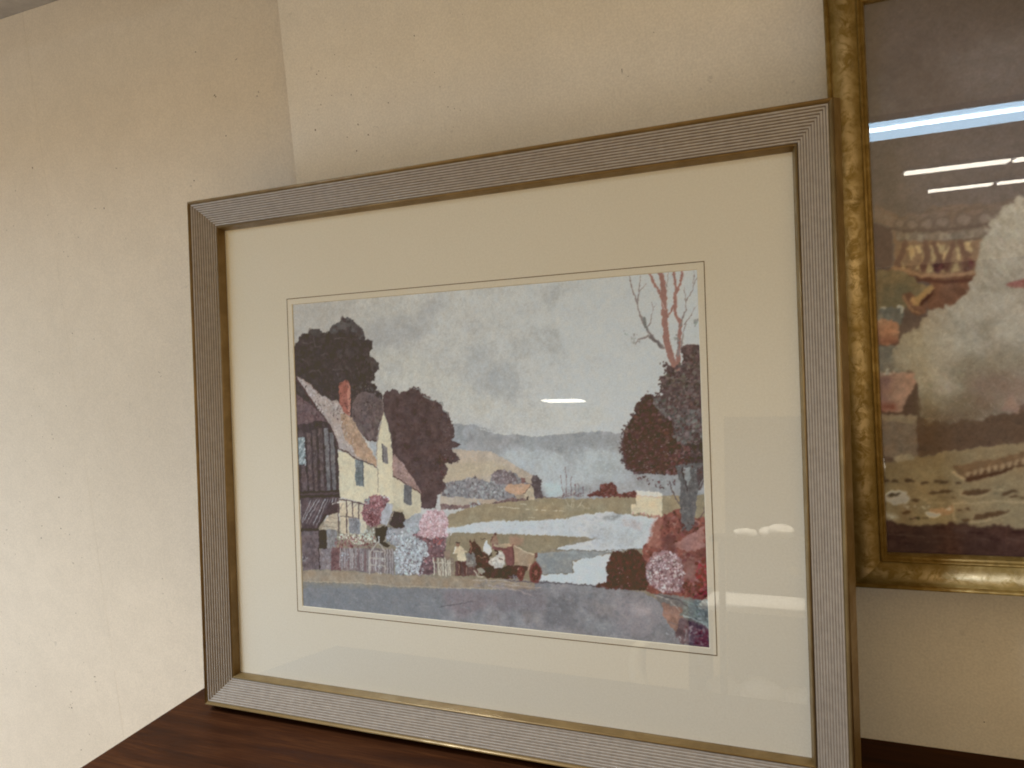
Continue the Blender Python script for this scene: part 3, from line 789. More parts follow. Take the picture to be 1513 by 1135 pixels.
pt.dabs(ROAD, 900, .25, .7, [(150, 148, 152), (100, 98, 104)], .9, None, .45, 6)
pt.line([(-2.0, 339.8), (52.8, 337.0), (103.8, 335.3), (128.4, 336.9), (162.2, 334.4), (199.5, 333.3), (244.5, 330.3), (268.7, 329.7)], .9, (176, 156, 128), al=.75, wob=.4)
pt.line([(234.9, 321.7), (272.1, 319.5), (288.9, 322.5)], 1.1, (176, 158, 140), al=.6)
pt.line([(269.5, 323.9), (298.3, 324.6), (316.0, 324.4)], .9, (180, 158, 142), al=.6)
pt.line([(254.0, 326.8), (288.0, 329.1), (306.8, 334.3)], 1.6, (166, 148, 138), .5, .6)
pt.line([(276.9, 319.5), (312.7, 318.4), (332.3, 318.1)], 1.1, (96, 88, 94), al=.7)
pt.line([(305.0, 318.7), (339.8, 317.7), (380.1, 318.0), (410.3, 318.9)], 1.2, (86, 80, 86), al=.7)
pt.line([(192.6, 354.8), (216.1, 350.0), (234.0, 345.7)], 1.1, (92, 90, 98), .4, .7)

# right-hand bank and shrubs
pt.poly([(435.3, 318.5), (460.5, 321.6), (496.6, 318.8), (494.8, 373.9), (472.2, 369.6), (462.5, 360.6), (451.4, 344.9), (445.0, 333.7)], (120, 112, 106), .8, 4, tex=.1)
pt.poly([(446.0, 328.6), (466.7, 335.2), (466.1, 353.6), (459.3, 358.4), (451.1, 351.7), (444.7, 342.2)], (150, 112, 96), 1.0, 4, tex=.1)
pt.poly([(463.1, 343.1), (479.5, 347.4), (495.5, 353.3), (494.8, 373.9), (462.3, 368.2), (457.5, 361.1)], (104, 82, 88), .8, 4, tex=.14)
pt.wash([(477.6, 352.5), (493.8, 354.3), (493.3, 370.8), (478.8, 367.3)], (112, 62, 70), .8, 4)
pt.dabs([(466.3, 348.6), (493.8, 354.3), (493.3, 369.9), (465.7, 367.0)], 80, .6, 1.8, [(120, 70, 78), (92, 60, 68), (138, 112, 116), (104, 92, 98)], .6)
pt.poly([(465.4, 325.4), (494.9, 321.4), (495.5, 352.5), (479.5, 345.7), (463.2, 340.5), (466.8, 331.9)], (118, 120, 114), .9, 4, tex=.1)
pt.dabs([(467.0, 325.2), (493.2, 323.1), (492.4, 349.5), (468.2, 340.1)], 90, .6, 2.2, [(140, 148, 142), (98, 98, 92), (124, 124, 116), (164, 172, 166)], .5, .5, .55)
pt.line([(466.5, 340.3), (479.5, 344.9), (493.9, 351.8)], 1.0, (168, 176, 170), .7, .8)
pt.line([(430.1, 318.9), (450.4, 324.0), (463.7, 325.5), (470.1, 331.6)], 1.4, (92, 84, 84), .8, .8)
pt.line([(438.6, 322.4), (453.7, 326.3), (463.3, 337.2)], 1.0, (176, 166, 156), .6, .6)
pt.dabs([(446.0, 355.5), (464.2, 360.5), (462.3, 369.0), (449.0, 365.3)], 22, .4, 1.2, [(196, 200, 202), (150, 148, 152)], .35, 1.2)
pt.line([(468.6, 353.4), (467.4, 365.2)], .6, (160, 160, 164)); pt.line([(472.7, 353.8), (471.7, 364.7)], .6, (150, 150, 156))
# the pale cream block
pt.poly([(416.7, 231.6), (422.4, 231.0), (422.1, 241.7), (416.9, 241.4)], (208, 190, 156), .2)
pt.poly([(422.7, 222.4), (449.0, 222.2), (448.0, 244.4), (432.7, 241.6), (422.1, 240.7)], (212, 193, 158), .25, 4, tex=.02)
pt.poly([(422.9, 218.2), (449.1, 219.2), (450.0, 222.9), (422.7, 223.0)], (222, 214, 198), .4, 2, tex=.03)
pt.line([(423.0, 222.9), (433.4, 223.3), (449.5, 223.9)], .8, (196, 160, 138), al=.6)
SHR = [(415.5, 240.2), (432.7, 242.0), (448.0, 242.8), (453.2, 239.2), (463.3, 235.5), (476.3, 243.3), (489.3, 242.8), (494.0, 247.6), (493.3, 321.5), (467.1, 321.9), (447.1, 321.8), (430.1, 318.9), (425.7, 296.2), (428.2, 274.0), (435.3, 268.6), (440.2, 249.8), (424.0, 245.4)]
pt.poly([(435.3, 268.6), (440.2, 249.8), (446.3, 244.5), (454.9, 239.1), (465.0, 234.6), (469.5, 248.6), (482.8, 243.1), (495.8, 242.6), (494.8, 323.0), (463.8, 322.2), (430.1, 320.6), (427.5, 296.1), (426.4, 277.5)], (132, 76, 66), 1.4, 4, tex=.14)
pt.dabs([(415.5, 239.2), (432.8, 240.8), (448.0, 242.8), (446.2, 245.3), (431.0, 243.7), (415.4, 242.3)], 40, .5, 1.3, [(168, 110, 98), (190, 148, 128), (140, 86, 78)], .7)
pt.dabs([(431.8, 268.8), (442.9, 244.6), (465.0, 235.5), (489.2, 246.1), (493.4, 318.2), (463.9, 320.5), (430.9, 295.9)], 330, .7, 2.3, [(112, 64, 60), (140, 88, 80), (152, 104, 96), (100, 56, 54), (128, 74, 68)], .7)
pt.wash([(438.6, 244.8), (447.6, 244.4), (446.6, 276.4), (431.6, 275.5)], (176, 116, 100), .7, 2.5)
pt.poly([(455.4, 272.6), (469.0, 263.6), (489.1, 251.1), (489.3, 270.8), (481.8, 276.2), (471.9, 276.7)], (160, 112, 104), .9, 4, tex=.08)
pt.wash([(449.0, 264.5), (462.4, 263.9), (463.6, 277.2), (448.5, 278.0)], (110, 68, 64), .8, 4)
pt.wash([(468.4, 283.5), (481.6, 282.8), (480.9, 302.6), (469.4, 303.4)], (148, 112, 106), .7, 5)
pt.dabs([(479.8, 286.2), (492.9, 282.1), (493.3, 319.8), (480.4, 319.2)], 90, .7, 2.2, [(150, 44, 54), (128, 40, 48), (168, 64, 70), (112, 40, 46)], .7)
pt.dabs([(462.6, 307.2), (493.7, 306.7), (493.3, 319.8), (463.8, 321.3)], 80, .6, 1.7, [(104, 42, 46), (86, 40, 42), (128, 64, 64)], .6)
# dark red bush
DRB = [(387.0, 298.7), (391.7, 291.5), (394.7, 282.7), (400.1, 279.0), (407.1, 281.2), (414.2, 278.2), (422.9, 279.4), (428.7, 285.9), (430.9, 295.9), (432.1, 311.1), (430.1, 318.9), (409.3, 319.6), (389.8, 319.3), (377.2, 319.9), (379.2, 314.9), (388.3, 312.5), (390.3, 305.4)]
pt.poly(DRB, (88, 50, 46), .9, 2.5, tex=.12)
pt.dabs(DRB, 190, .6, 1.9, [(78, 42, 40), (102, 58, 52), (94, 54, 48), (70, 38, 36)], .7)
pt.dabs([(399.5, 297.9), (420.5, 298.3), (420.0, 313.7), (398.9, 313.5)], 9, .35, .7, [(196, 176, 168)], .9)
# blossom bush
BLB = [(429.2, 296.0), (434.7, 286.4), (440.0, 280.2), (448.6, 277.2), (458.6, 279.1), (466.7, 286.1), (468.8, 296.8), (467.6, 308.5), (464.0, 317.1), (453.9, 318.7), (443.8, 318.7), (433.8, 312.7), (429.7, 306.2)]
pt.poly(BLB, (150, 116, 116), 1.2, 3, tex=.15)
pt.dabs(BLB, 230, .6, 1.8, [(206, 184, 184), (178, 140, 142), (138, 96, 98), (222, 208, 206), (112, 74, 78), (160, 120, 124)], .7, None, .8)
pt.dabs([(436.5, 282.0), (461.9, 280.6), (464.5, 300.4), (452.6, 306.3), (432.4, 302.6)], 60, .4, 1.1, [(232, 224, 220), (214, 196, 196)], .7)
pt.dabs([(430.9, 295.9), (437.8, 295.5), (435.6, 310.8), (431.3, 309.4)], 20, .5, 1.2, [(120, 118, 116), (176, 176, 172)], .6)

# tall tree on the right
TRU = [(463.1, 192.2), (467.4, 212.1), (466.1, 227.1), (467.2, 243.7), (468.0, 256.1), (473.4, 257.5), (478.9, 253.2), (481.3, 239.9), (483.6, 220.0), (490.8, 196.8), (491.1, 188.6)]
BR = (158, 112, 102)
for s, w0, w1 in (("880,100 930,200 965,265", 1.8, 3.2), ("945,100 965,180 970,265 975,400 985,520 1010,600 1050,690", 4.9, 6.6), ("1018,95 1035,200 1030,300 1035,360 1060,400 1055,500 1048,600 1050,680", 2.7, 3.8), ("1070,95 1058,180 1035,240", 2.2, 2.8), ("1025,300 1005,350 985,375", 1.8, 2.4)):
    pt.line(p('C', s), w0, BR, w1, 1.0, .12)
for s, w0, w1 in (("965,550 915,490 880,450 845,380 820,290 795,210 770,120", 3.0, 1.0), ("820,270 835,190 838,120", 1.4, .6), ("830,220 870,170", 1.0, .5), ("870,440 895,400 905,330 925,290", 1.2, .5), ("910,330 900,280", .9, .5), ("880,475 820,500 805,530", 2.0, .8), ("985,200 995,110", 1.0, .6), ("1060,420 1090,330 1085,240 1078,190", 1.5, .7), ("1090,280 1120,230 1140,170 1170,120", 1.2, .6), ("1128,180 1135,110", 1.0, .6), ("1080,410 1120,360 1145,310", 1.2, .6), ("1065,560 1075,470 1090,410", 1.6, 1.0), ("1048,590 1045,480", 2.0, 1.4)):
    pt.line(p('C', s), w0, (138, 126, 124), w1, .9, .15)
pt.line([(436.4, 44.7), (437.8, 53.2), (440.3, 56.7)], 3.2, (122, 122, 120), 2.6, .8)
pt.line([(442.6, 63.5), (449.2, 69.7), (453.2, 75.0)], 3.8, (112, 104, 104), 2.6, .8)
pt.dabs([(413.6, 53.5), (432.6, 56.2), (433.8, 69.8), (426.9, 72.9), (416.8, 60.5)], 26, .5, 1.6, [(160, 162, 164), (140, 142, 144)], .6)
pt.dabs([(486.3, 49.4), (491.2, 48.1), (491.0, 56.3), (486.9, 56.0)], 8, .8, 1.6, [(140, 144, 146)], .8)
pt.dabs([(466.3, 59.8), (471.2, 60.1), (471.0, 68.4), (466.0, 68.9)], 10, .8, 1.5, [(130, 132, 132)], .8)
for s in ("985,180 990,110", "975,330 960,280", "990,420 1000,360"):
    pt.line(p('C', s), .6, (214, 200, 192), al=.7)
CROWN = [(473.5, 74.9), (479.4, 71.3), (485.8, 72.7), (496.0, 72.1), (491.8, 200.2), (471.3, 200.5), (430.3, 200.5), (415.4, 196.7), (411.4, 192.7), (409.7, 183.3), (407.8, 178.0), (410.1, 169.9), (414.0, 156.5), (419.7, 151.2), (422.0, 143.2), (427.0, 137.9), (428.6, 130.0), (435.6, 122.8), (442.4, 121.0), (452.9, 122.5), (453.8, 117.3), (450.6, 112.0), (450.9, 104.1), (457.6, 101.7), (459.1, 95.2), (455.3, 92.4), (456.7, 89.8), (463.1, 92.7), (466.9, 98.1), (470.7, 99.5), (473.1, 87.9)]
pt.poly(CROWN, (98, 78, 78), 1.5, 3.5, tex=.16, tc=5)
CR_A = [(414.0, 156.5), (422.0, 143.2), (428.6, 130.0), (435.6, 122.8), (442.2, 124.9), (449.7, 140.9), (461.4, 146.3), (462.3, 156.8), (467.3, 163.3), (471.9, 182.9), (471.3, 199.8), (430.3, 200.5), (412.8, 192.7), (409.3, 175.3)]
pt.poly(CR_A, (84, 56, 52), 2.0, 4, tex=.15, tc=5)
CR_B = [(453.5, 104.2), (473.7, 89.2), (492.1, 74.5), (490.1, 136.3), (478.7, 133.5), (463.0, 135.9), (452.8, 125.2)]
pt.dabs(CR_A, 420, .8, 2.6, [(74, 48, 46), (98, 64, 58), (88, 60, 56), (66, 44, 42), (106, 74, 68)], .7)
pt.dabs(CR_B, 320, .8, 2.6, [(104, 90, 86), (90, 76, 74), (118, 104, 100), (82, 68, 66)], .7)
pt.dabs([(440.9, 124.9), (455.5, 125.2), (465.6, 135.9), (490.1, 136.3), (490.3, 169.9), (477.4, 173.8), (462.1, 164.6), (465.2, 149.0), (452.2, 143.6)], 300, .8, 2.6, [(98, 94, 92), (112, 108, 108), (84, 78, 78), (120, 114, 114), (92, 76, 76)], .7)
pt.dabs([(473.6, 169.9), (491.6, 167.3), (491.2, 199.5), (471.3, 199.8)], 160, .8, 2.4, [(66, 54, 56), (80, 64, 64), (58, 46, 48)], .7)
pt.dabs([(453.6, 183.0), (477.5, 169.9), (476.5, 200.4), (453.0, 200.8)], 90, .8, 2.2, [(104, 62, 58), (92, 58, 56), (120, 88, 84)], .7)
edge = [(454.0, 91.0), (457.8, 96.4), (450.1, 108.0), (451.0, 119.9), (439.6, 122.2), (428.6, 130.0), (422.1, 141.9), (418.4, 149.8), (412.8, 153.8), (408.9, 167.2), (407.8, 178.0), (409.5, 188.7), (416.8, 196.7), (428.9, 200.5)]
for i in range(len(edge) - 1):
    for j in range(10):
        t = (j + pt.r.uniform(0, 1)) / 10
        x = edge[i][0] * (1 - t) + edge[i + 1][0] * t + pt.r.normal(0, 1.4); y = edge[i][1] * (1 - t) + edge[i + 1][1] * t + pt.r.normal(0, 1.4)
        pt.dab(x, y, pt.r.uniform(.5, 1.5), pt.r.uniform(.5, 1.1), pt.r.uniform(0, 3), (84, 66, 64), .9)
pt.dabs([(410.4, 191.0), (422.8, 199.2), (443.4, 207.0), (461.8, 204.6), (463.6, 210.7), (447.2, 215.1), (428.8, 209.4), (418.6, 199.2)], 46, .5, 1.5, [(84, 54, 52), (100, 68, 64)], .6)
# trunk
pt.poly(TRU, (100, 98, 100), .3, 3, tex=.12, tc=3)
pt.dabs(TRU, 110, .5, 1.6, [(120, 118, 120), (84, 80, 82), (108, 106, 108)], .35, 1.5, .6)
pt.poly([(470.6, 192.1), (474.0, 212.0), (475.0, 221.9), (472.4, 210.3), (468.8, 197.1)], (70, 60, 62), .3)
pt.poly([(470.5, 193.8), (477.9, 193.7), (477.5, 205.3), (474.9, 211.9), (471.8, 205.4)], (142, 146, 154), .3)
pt.poly([(484.5, 193.6), (490.9, 193.5), (490.6, 203.4), (485.5, 211.7), (483.8, 203.5)], (84, 72, 74), .3)
pt.line([(485.7, 215.0), (490.5, 206.7), (492.3, 201.7)], 2.2, (92, 82, 84), 1.5)
pt.line([(456.8, 207.3), (458.9, 217.3), (465.2, 229.6)], 1.0, (100, 86, 86), 1.2)
pt.line([(486.1, 243.0), (489.5, 237.1), (490.5, 231.3)], 1.2, (110, 84, 82), .7)
pt.dabs([(465.4, 248.8), (482.7, 246.4), (484.0, 256.2), (464.2, 258.8)], 40, .6, 1.6, [(112, 66, 62), (90, 54, 52)], .7)

# ---- left: big dark trees
T1 = [(-1.7, 57.0), (1.6, 49.5), (6.1, 46.8), (8.5, 39.9), (15.9, 37.3), (23.0, 37.2), (24.7, 32.6), (38.8, 33.4), (42.9, 37.1), (51.3, 37.6), (58.6, 28.8), (68.4, 25.4), (73.4, 21.1), (79.6, 21.2), (87.6, 24.8), (94.1, 30.9), (100.6, 35.8), (103.7, 41.6), (104.0, 49.5), (109.4, 49.2), (113.2, 52.2), (114.3, 59.0), (109.4, 63.2), (109.2, 68.3), (116.4, 71.4), (122.0, 78.3), (121.2, 83.9), (115.8, 87.0), (114.1, 95.9), (110.0, 99.2), (116.5, 101.6), (118.2, 108.4), (124.0, 111.9), (125.1, 116.4), (122.0, 126.9), (75.8, 144.9), (34.3, 138.6), (-1.0, 124.7), (-3.4, 96.9)]
pt.poly(T1, (72, 62, 60), .8, 3, tex=.10, tc=6)
pt.poly([(52.0, 37.0), (58.6, 28.8), (68.4, 25.4), (73.4, 21.1), (79.6, 21.2), (87.6, 24.8), (94.1, 30.9), (100.6, 35.8), (103.7, 41.6), (103.8, 49.5), (96.0, 47.9), (92.3, 42.1), (85.7, 37.2), (74.9, 35.4), (66.6, 35.6), (60.9, 40.4)], (92, 88, 88), .6, 3, tex=.08)
pt.poly([(23.1, 36.6), (25.4, 32.6), (38.8, 33.6), (42.9, 37.3), (50.5, 38.7), (42.6, 42.9), (31.4, 41.1)], (82, 74, 70), .6, 2.5)
pt.poly([(109.9, 68.9), (116.4, 71.4), (122.0, 78.3), (121.2, 83.9), (115.8, 86.5), (110.6, 84.6)], (84, 76, 74), .6, 2.5)
pt.dabs(T1, 520, 1.2, 3.6, [(66, 56, 56), (80, 68, 66), (72, 60, 58), (60, 52, 52), (86, 76, 74)], .75, None, .5, 4)
for s in ("120,480 190,480 250,450", "240,420 260,520 330,500", "200,780 300,760 330,820", "470,430 560,420 640,470", "690,700 730,780 720,830", "330,600 400,590 420,650", "100,650 170,660 190,720", "450,760 540,750 620,800", "820,880 870,900", "500,800 520,840"):
    pt.line(p('E', s), 1.4, (96, 84, 82), .7, .6)
for x, y, r in ((120, 580, 55), (390, 450, 60), (680, 480, 60), (290, 690, 60), (540, 390, 60), (600, 780, 60), (250, 820, 70), (790, 840, 45), (150, 520, 40), (440, 620, 60), (740, 610, 50)):
    q = p1('E', x, y)
    pt.dab(q[0], q[1], r / 7.094 / 1.9, r / 7.094 / 2.5, .3, (56, 46, 46), .5)
T1B = [(83.1, 99.5), (110.0, 99.2), (116.5, 101.6), (118.2, 108.4), (125.2, 113.0), (122.0, 126.9), (82.0, 126.2)]
pt.dabs(T1B, 90, .6, 1.8, [(84, 78, 76), (70, 60, 60), (98, 92, 90)], .7)
# second tree
T2 = [(125.5, 115.4), (130.1, 110.5), (134.5, 110.0), (139.0, 107.2), (146.2, 109.0), (147.4, 113.4), (153.3, 110.5), (160.5, 110.0), (166.4, 105.3), (173.4, 106.7), (177.4, 112.9), (185.7, 116.8), (192.4, 122.4), (200.6, 123.8), (204.4, 131.8), (209.8, 135.5), (214.2, 145.2), (217.9, 154.9), (217.6, 162.1), (213.4, 165.7), (218.0, 169.3), (226.0, 171.1), (219.1, 175.4), (213.0, 176.6), (220.1, 183.8), (223.3, 188.6), (214.4, 192.3), (203.4, 193.0), (208.0, 198.4), (205.7, 204.5), (200.0, 210.6), (203.9, 216.6), (202.9, 223.9), (193.8, 229.0), (190.4, 243.8), (169.4, 244.5), (122.2, 195.8)]
pt.poly(T2, (88, 70, 68), .7, 2.6, tex=.10, tc=6)
pt.dabs(T2, 480, 1.0, 3.0, [(82, 62, 62), (94, 74, 72), (78, 58, 58), (100, 82, 80), (86, 68, 64)], .55, .2, .5, 4)
for s in ("200,75 250,85 275,130", "290,150 350,180 440,215", "440,215 470,215 472,250", "480,290 515,310 530,360"):
    pt.line(p('H', s), 1.7, (132, 134, 132), 1.0, .7)
for x, y in ((340, 500), (300, 380), (220, 750), (130, 620), (430, 760), (200, 300)):
    q = p1('H', x, y)
    pt.dab(q[0], q[1], 4.6, 3.4, .2, (64, 44, 44), .45)
pt.dabs([(197.0, 182.7), (220.1, 185.0), (203.4, 193.6), (205.6, 206.9), (197.2, 213.1)], 70, .6, 1.6, [(96, 66, 60), (78, 54, 52)], .6)
# ---- houses
# roof behind, far gable roof
pt.poly([(82.1, 123.9), (89.3, 112.7), (98.9, 109.6), (112.1, 112.1), (124.9, 120.3), (126.4, 131.5), (118.4, 152.6), (115.1, 168.3), (103.1, 168.2), (98.0, 163.7), (89.0, 153.5), (81.4, 139.8)], (106, 90, 88), .5, 4, tex=.12, tc=5)
pt.dabs([(84.7, 126.2), (122.3, 120.2), (123.1, 133.6), (113.9, 163.8), (101.9, 164.9), (89.2, 149.0)], 90, 1.0, 2.8, [(122, 104, 98), (96, 80, 80), (112, 96, 92)], .5, 1.0, .5)
pt.line([(100.6, 165.4), (105.8, 167.3), (115.1, 167.7)], 1.2, (70, 52, 50))
pt.poly([(104.4, 169.2), (114.4, 168.8), (114.2, 189.6), (109.3, 179.5)], (160, 162, 168), .4, 3)
# far right roof and wall
pt.poly([(134.9, 208.8), (149.1, 216.6), (159.6, 221.3), (171.7, 227.8), (170.4, 260.5), (132.8, 262.0)], (186, 174, 146), .3, 4, tex=.03)
pt.poly([(134.5, 185.6), (138.3, 182.5), (148.7, 192.8), (160.1, 207.1), (172.4, 225.3), (172.3, 227.8), (157.2, 220.5), (136.0, 208.5)], (160, 130, 122), .4, 2.5, tex=.10)
pt.dabs([(135.8, 184.6), (148.7, 193.8), (162.3, 211.1), (170.0, 225.4), (136.1, 207.5)], 90, .4, 1.1, [(140, 108, 102), (176, 146, 136)], .6, .8)
pt.line([(134.8, 207.9), (147.9, 213.5), (157.2, 219.9), (173.0, 227.8)], 1.3, (92, 68, 64), 1.0)
pt.poly([(149.7, 216.6), (160.1, 219.8), (159.2, 241.7), (148.8, 238.8)], (98, 98, 104), .2, 2, tex=.15)
pt.dabs([(150.6, 218.0), (159.6, 220.7), (158.8, 240.1), (149.3, 237.9)], 40, .3, .7, [(126, 124, 130), (72, 66, 70)], .5, 1.0)
# chimney
pt.poly([(64.6, 99.0), (70.2, 96.8), (75.1, 94.7), (79.3, 98.3), (80.5, 102.8), (79.5, 138.1), (63.9, 133.3)], (158, 94, 80), .3, 3, tex=.08)
pt.poly([(76.3, 99.3), (79.3, 100.0), (80.7, 104.0), (79.6, 136.9), (76.1, 136.9)], (186, 122, 104), .2, 3, tex=.05)
pt.dabs([(65.9, 101.3), (76.3, 99.3), (76.2, 133.5), (64.7, 131.0)], 40, .4, 1.0, [(158, 84, 72), (190, 114, 96)], .5, 0, .6)
for s in ("575,1105 590,1108", "600,1190 625,1200"):
    pt.line(p('E', s), 1.0, (96, 48, 44))
# near gable end in shade and timbered wall
pt.poly([(1.1, 110.6), (5.4, 111.9), (20.8, 122.7), (34.6, 132.3), (45.4, 142.8), (50.5, 155.6), (-0.6, 150.6)], (108, 86, 88), .4, 4, tex=.12)
pt.dabs([(1.6, 115.3), (20.7, 125.1), (34.5, 134.6), (42.6, 142.8), (1.1, 144.7)], 80, .8, 2.2, [(122, 98, 98), (94, 74, 78), (116, 90, 90)], .5, .2, .5)
pt.poly([(-0.2, 147.0), (19.8, 146.1), (28.5, 142.6), (45.4, 144.0), (52.0, 153.3), (58.4, 164.8), (59.4, 180.9), (60.1, 206.1), (60.3, 236.0), (-0.2, 240.6)], (72, 60, 62), .4, 3, tex=.12)
for i, (xa, xb) in enumerate(((165, 210), (225, 268), (292, 335), (355, 400), (415, 460))):
    cc = [(100, 84, 82), (92, 78, 76), (96, 82, 80), (112, 108, 108), (106, 102, 102)][i]
    yt = [270, 240, 225, 225, 265][i]
    pt.poly(p('F', f"{xa},{yt} {xb},{yt} {xb+25},890 {xa+32},890"), cc, .3, 3, tex=.14, tc=3)
    pt.dabs(p('F', f"{xa},{yt} {xb},{yt} {xb+25},890 {xa+32},890"), 36, .4, 1.5, [(130, 112, 108), (96, 80, 80), (140, 136, 136)], .25, 1.5, .6)
pt.poly([(4.6, 197.6), (10.4, 197.5), (13.4, 227.9), (4.7, 228.7)], (100, 84, 84), .3, 3, tex=.12)
pt.poly([(1.4, 154.1), (9.3, 154.7), (9.7, 163.0), (1.7, 162.9)], (92, 78, 78), .3)
pt.poly([(1.4, 163.5), (11.1, 163.3), (11.2, 195.2), (1.4, 196.7)], (124, 138, 154), .2, 3, tex=.05)
for a in range(4):
    for b in range(7):
        q = p1('F', 88 + a * 18 + b * 2, 345 + b * 40 + (a % 2) * 18)
        pt.dab(q[0], q[1], .9, 1.7, .45, [(164, 176, 190), (96, 112, 132), (182, 190, 200)][(a + b) % 3], .9)
pt.line([(1.0, 231.2), (30.5, 228.7), (60.0, 226.8)], 2.2, (62, 50, 52)); pt.line([(0.7, 236.5), (30.2, 235.1), (60.4, 234.2)], 2.4, (58, 46, 48))
pt.line([(0.1, 233.6), (30.4, 231.6), (59.9, 229.7)], 1.4, (92, 76, 74))
# thatch-coloured main roof
ROOF = [(1.2, 109.4), (6.9, 111.9), (18.1, 118.0), (33.5, 125.3), (52.0, 118.7), (63.5, 127.0), (70.7, 135.1), (81.4, 139.8), (87.7, 151.2), (96.6, 163.7), (105.4, 177.3), (114.2, 190.7), (114.9, 197.4), (104.8, 193.0), (92.9, 189.8), (82.2, 186.4), (72.9, 180.8), (60.7, 176.3), (57.1, 163.6), (50.7, 151.0), (41.4, 138.2), (29.2, 126.4)]
pt.poly([(2.3, 88.9), (9.2, 91.5), (21.8, 98.9), (35.5, 110.8), (49.3, 116.9), (60.2, 122.9), (65.5, 128.7), (34.8, 128.2), (25.2, 118.7), (14.4, 104.5)], (172, 156, 150), .4, 3, tex=.06)
pt.poly([(29.3, 124.1), (42.2, 118.5), (61.7, 118.9), (70.7, 134.0), (81.4, 139.8), (87.7, 151.2), (96.6, 163.7), (105.4, 177.3), (114.2, 190.7), (114.9, 197.6), (104.8, 193.0), (92.9, 189.5), (82.2, 186.4), (72.9, 180.8), (60.7, 176.3), (57.1, 163.6), (50.7, 151.0), (41.4, 138.2)], (170, 152, 142), .4, 3, tex=.06)
pt.poly([(65.3, 132.7), (81.4, 139.8), (87.7, 151.2), (96.6, 163.7), (105.4, 177.3), (114.2, 190.7), (114.7, 197.2), (104.8, 192.8), (92.9, 189.3), (86.3, 185.3), (80.0, 175.1), (69.5, 163.7), (67.3, 151.1)], (172, 140, 114), .8, 4, tex=.09)
pt.dabs([(32.1, 125.3), (60.3, 121.2), (70.6, 137.4), (80.6, 160.3), (87.7, 185.3), (72.9, 179.7), (60.8, 175.1), (52.1, 151.0)], 230, .4, 1.5, [(196, 186, 182), (150, 132, 126), (210, 202, 198), (136, 112, 106), (180, 158, 146)], .4, 1.0, .75)
pt.dabs([(70.6, 137.4), (81.3, 142.1), (96.6, 164.9), (112.8, 190.7), (103.5, 191.9), (87.7, 184.1), (75.0, 163.7)], 130, .5, 1.6, [(160, 124, 98), (186, 154, 126), (148, 114, 92), (178, 146, 120)], .4, .9, .7)
pt.dabs([(6.3, 91.4), (35.5, 110.8), (60.2, 122.9), (34.8, 127.1), (18.4, 110.4)], 90, .5, 1.4, [(196, 186, 182), (150, 128, 122), (206, 198, 194)], .4, .8, .7)
pt.line([(2.4, 88.6), (9.2, 91.2), (23.2, 99.5), (35.5, 110.6)], 1.0, (150, 118, 104), al=.8)
pt.line([(2.2, 91.2), (13.0, 104.4), (23.8, 118.7), (29.1, 128.1)], 1.5, (92, 62, 60), 2.0, .8)
pt.line([(29.5, 125.8), (41.4, 138.2), (50.7, 151.0), (57.1, 163.6), (60.7, 176.3)], 1.5, (84, 64, 62), 2.0, .8)
# cream wall of the house
WALLC = [(59.8, 180.9), (68.8, 180.8), (72.9, 181.9), (80.8, 186.4), (82.8, 188.1), (95.5, 192.0), (113.8, 198.5), (115.6, 205.2), (114.6, 238.9), (106.8, 240.3), (88.1, 240.3), (77.4, 237.2), (60.4, 234.2), (60.1, 206.1)]
pt.poly(WALLC, (204, 190, 158), .25, 4, tex=.025, hue=.01)
pt.line([(60.3, 176.8), (68.8, 179.7), (74.2, 181.4), (82.2, 187.0), (92.8, 190.9), (104.7, 194.1), (114.5, 198.5)], 2.0, (92, 74, 70), 1.4, .9)
pt.poly([(83.2, 188.7), (95.5, 192.0), (95.3, 221.6), (83.5, 220.0)], (104, 112, 122), .25, 2, tex=.12)
pt.dabs([(84.1, 189.8), (93.5, 192.0), (92.9, 205.6), (84.2, 204.6)], 40, .4, 1.1, [(142, 148, 156), (118, 124, 134), (160, 164, 170)], .6, .6)
pt.dabs([(84.1, 205.7), (93.6, 205.6), (93.6, 220.3), (84.3, 218.8)], 30, .4, 1.1, [(84, 98, 112), (104, 118, 130)], .6, .6)
pt.line([(94.4, 192.0), (94.5, 221.4)], 1.0, (72, 70, 74))
pt.poly([(125.4, 133.7), (129.2, 142.6), (133.7, 160.5), (135.8, 179.4), (135.2, 189.4), (135.1, 216.0), (135.1, 239.4), (133.9, 251.7), (124.7, 254.2), (114.2, 238.9), (115.5, 196.3), (113.7, 185.1), (114.8, 169.4), (119.7, 152.6)], (206, 192, 160), .25, 4, tex=.02, hue=.01)
pt.poly([(135.5, 209.2), (147.9, 214.5), (157.2, 220.5), (171.6, 227.8), (171.2, 250.0), (155.8, 255.7), (142.0, 240.6), (134.4, 236.7)], (196, 182, 152), .25, 4, tex=.02, hue=.01)
pt.poly([(149.7, 217.2), (160.0, 220.5), (159.2, 241.3), (148.8, 238.8)], (100, 100, 106), .2, 2, tex=.15)
pt.dabs([(150.6, 218.0), (159.6, 220.7), (158.8, 240.1), (149.3, 237.9)], 40, .3, .7, [(130, 128, 134), (72, 66, 70)], .5, 1.0)
pt.line([(125.2, 133.9), (120.4, 151.5), (115.3, 168.3), (114.1, 185.1)], .8, (128, 104, 92), .8, .8)
pt.line([(114.9, 198.5), (115.1, 212.0), (114.5, 227.7)], .9, (122, 104, 90), .8, .8)
pt.line([(125.7, 133.7), (129.8, 143.8), (134.4, 160.5), (136.2, 180.5)], 1.0, (120, 112, 108), .8, .7)
pt.poly([(122.2, 171.0), (129.2, 176.1), (129.8, 194.4), (122.6, 192.8)], (118, 112, 112), .2, 2, tex=.12)
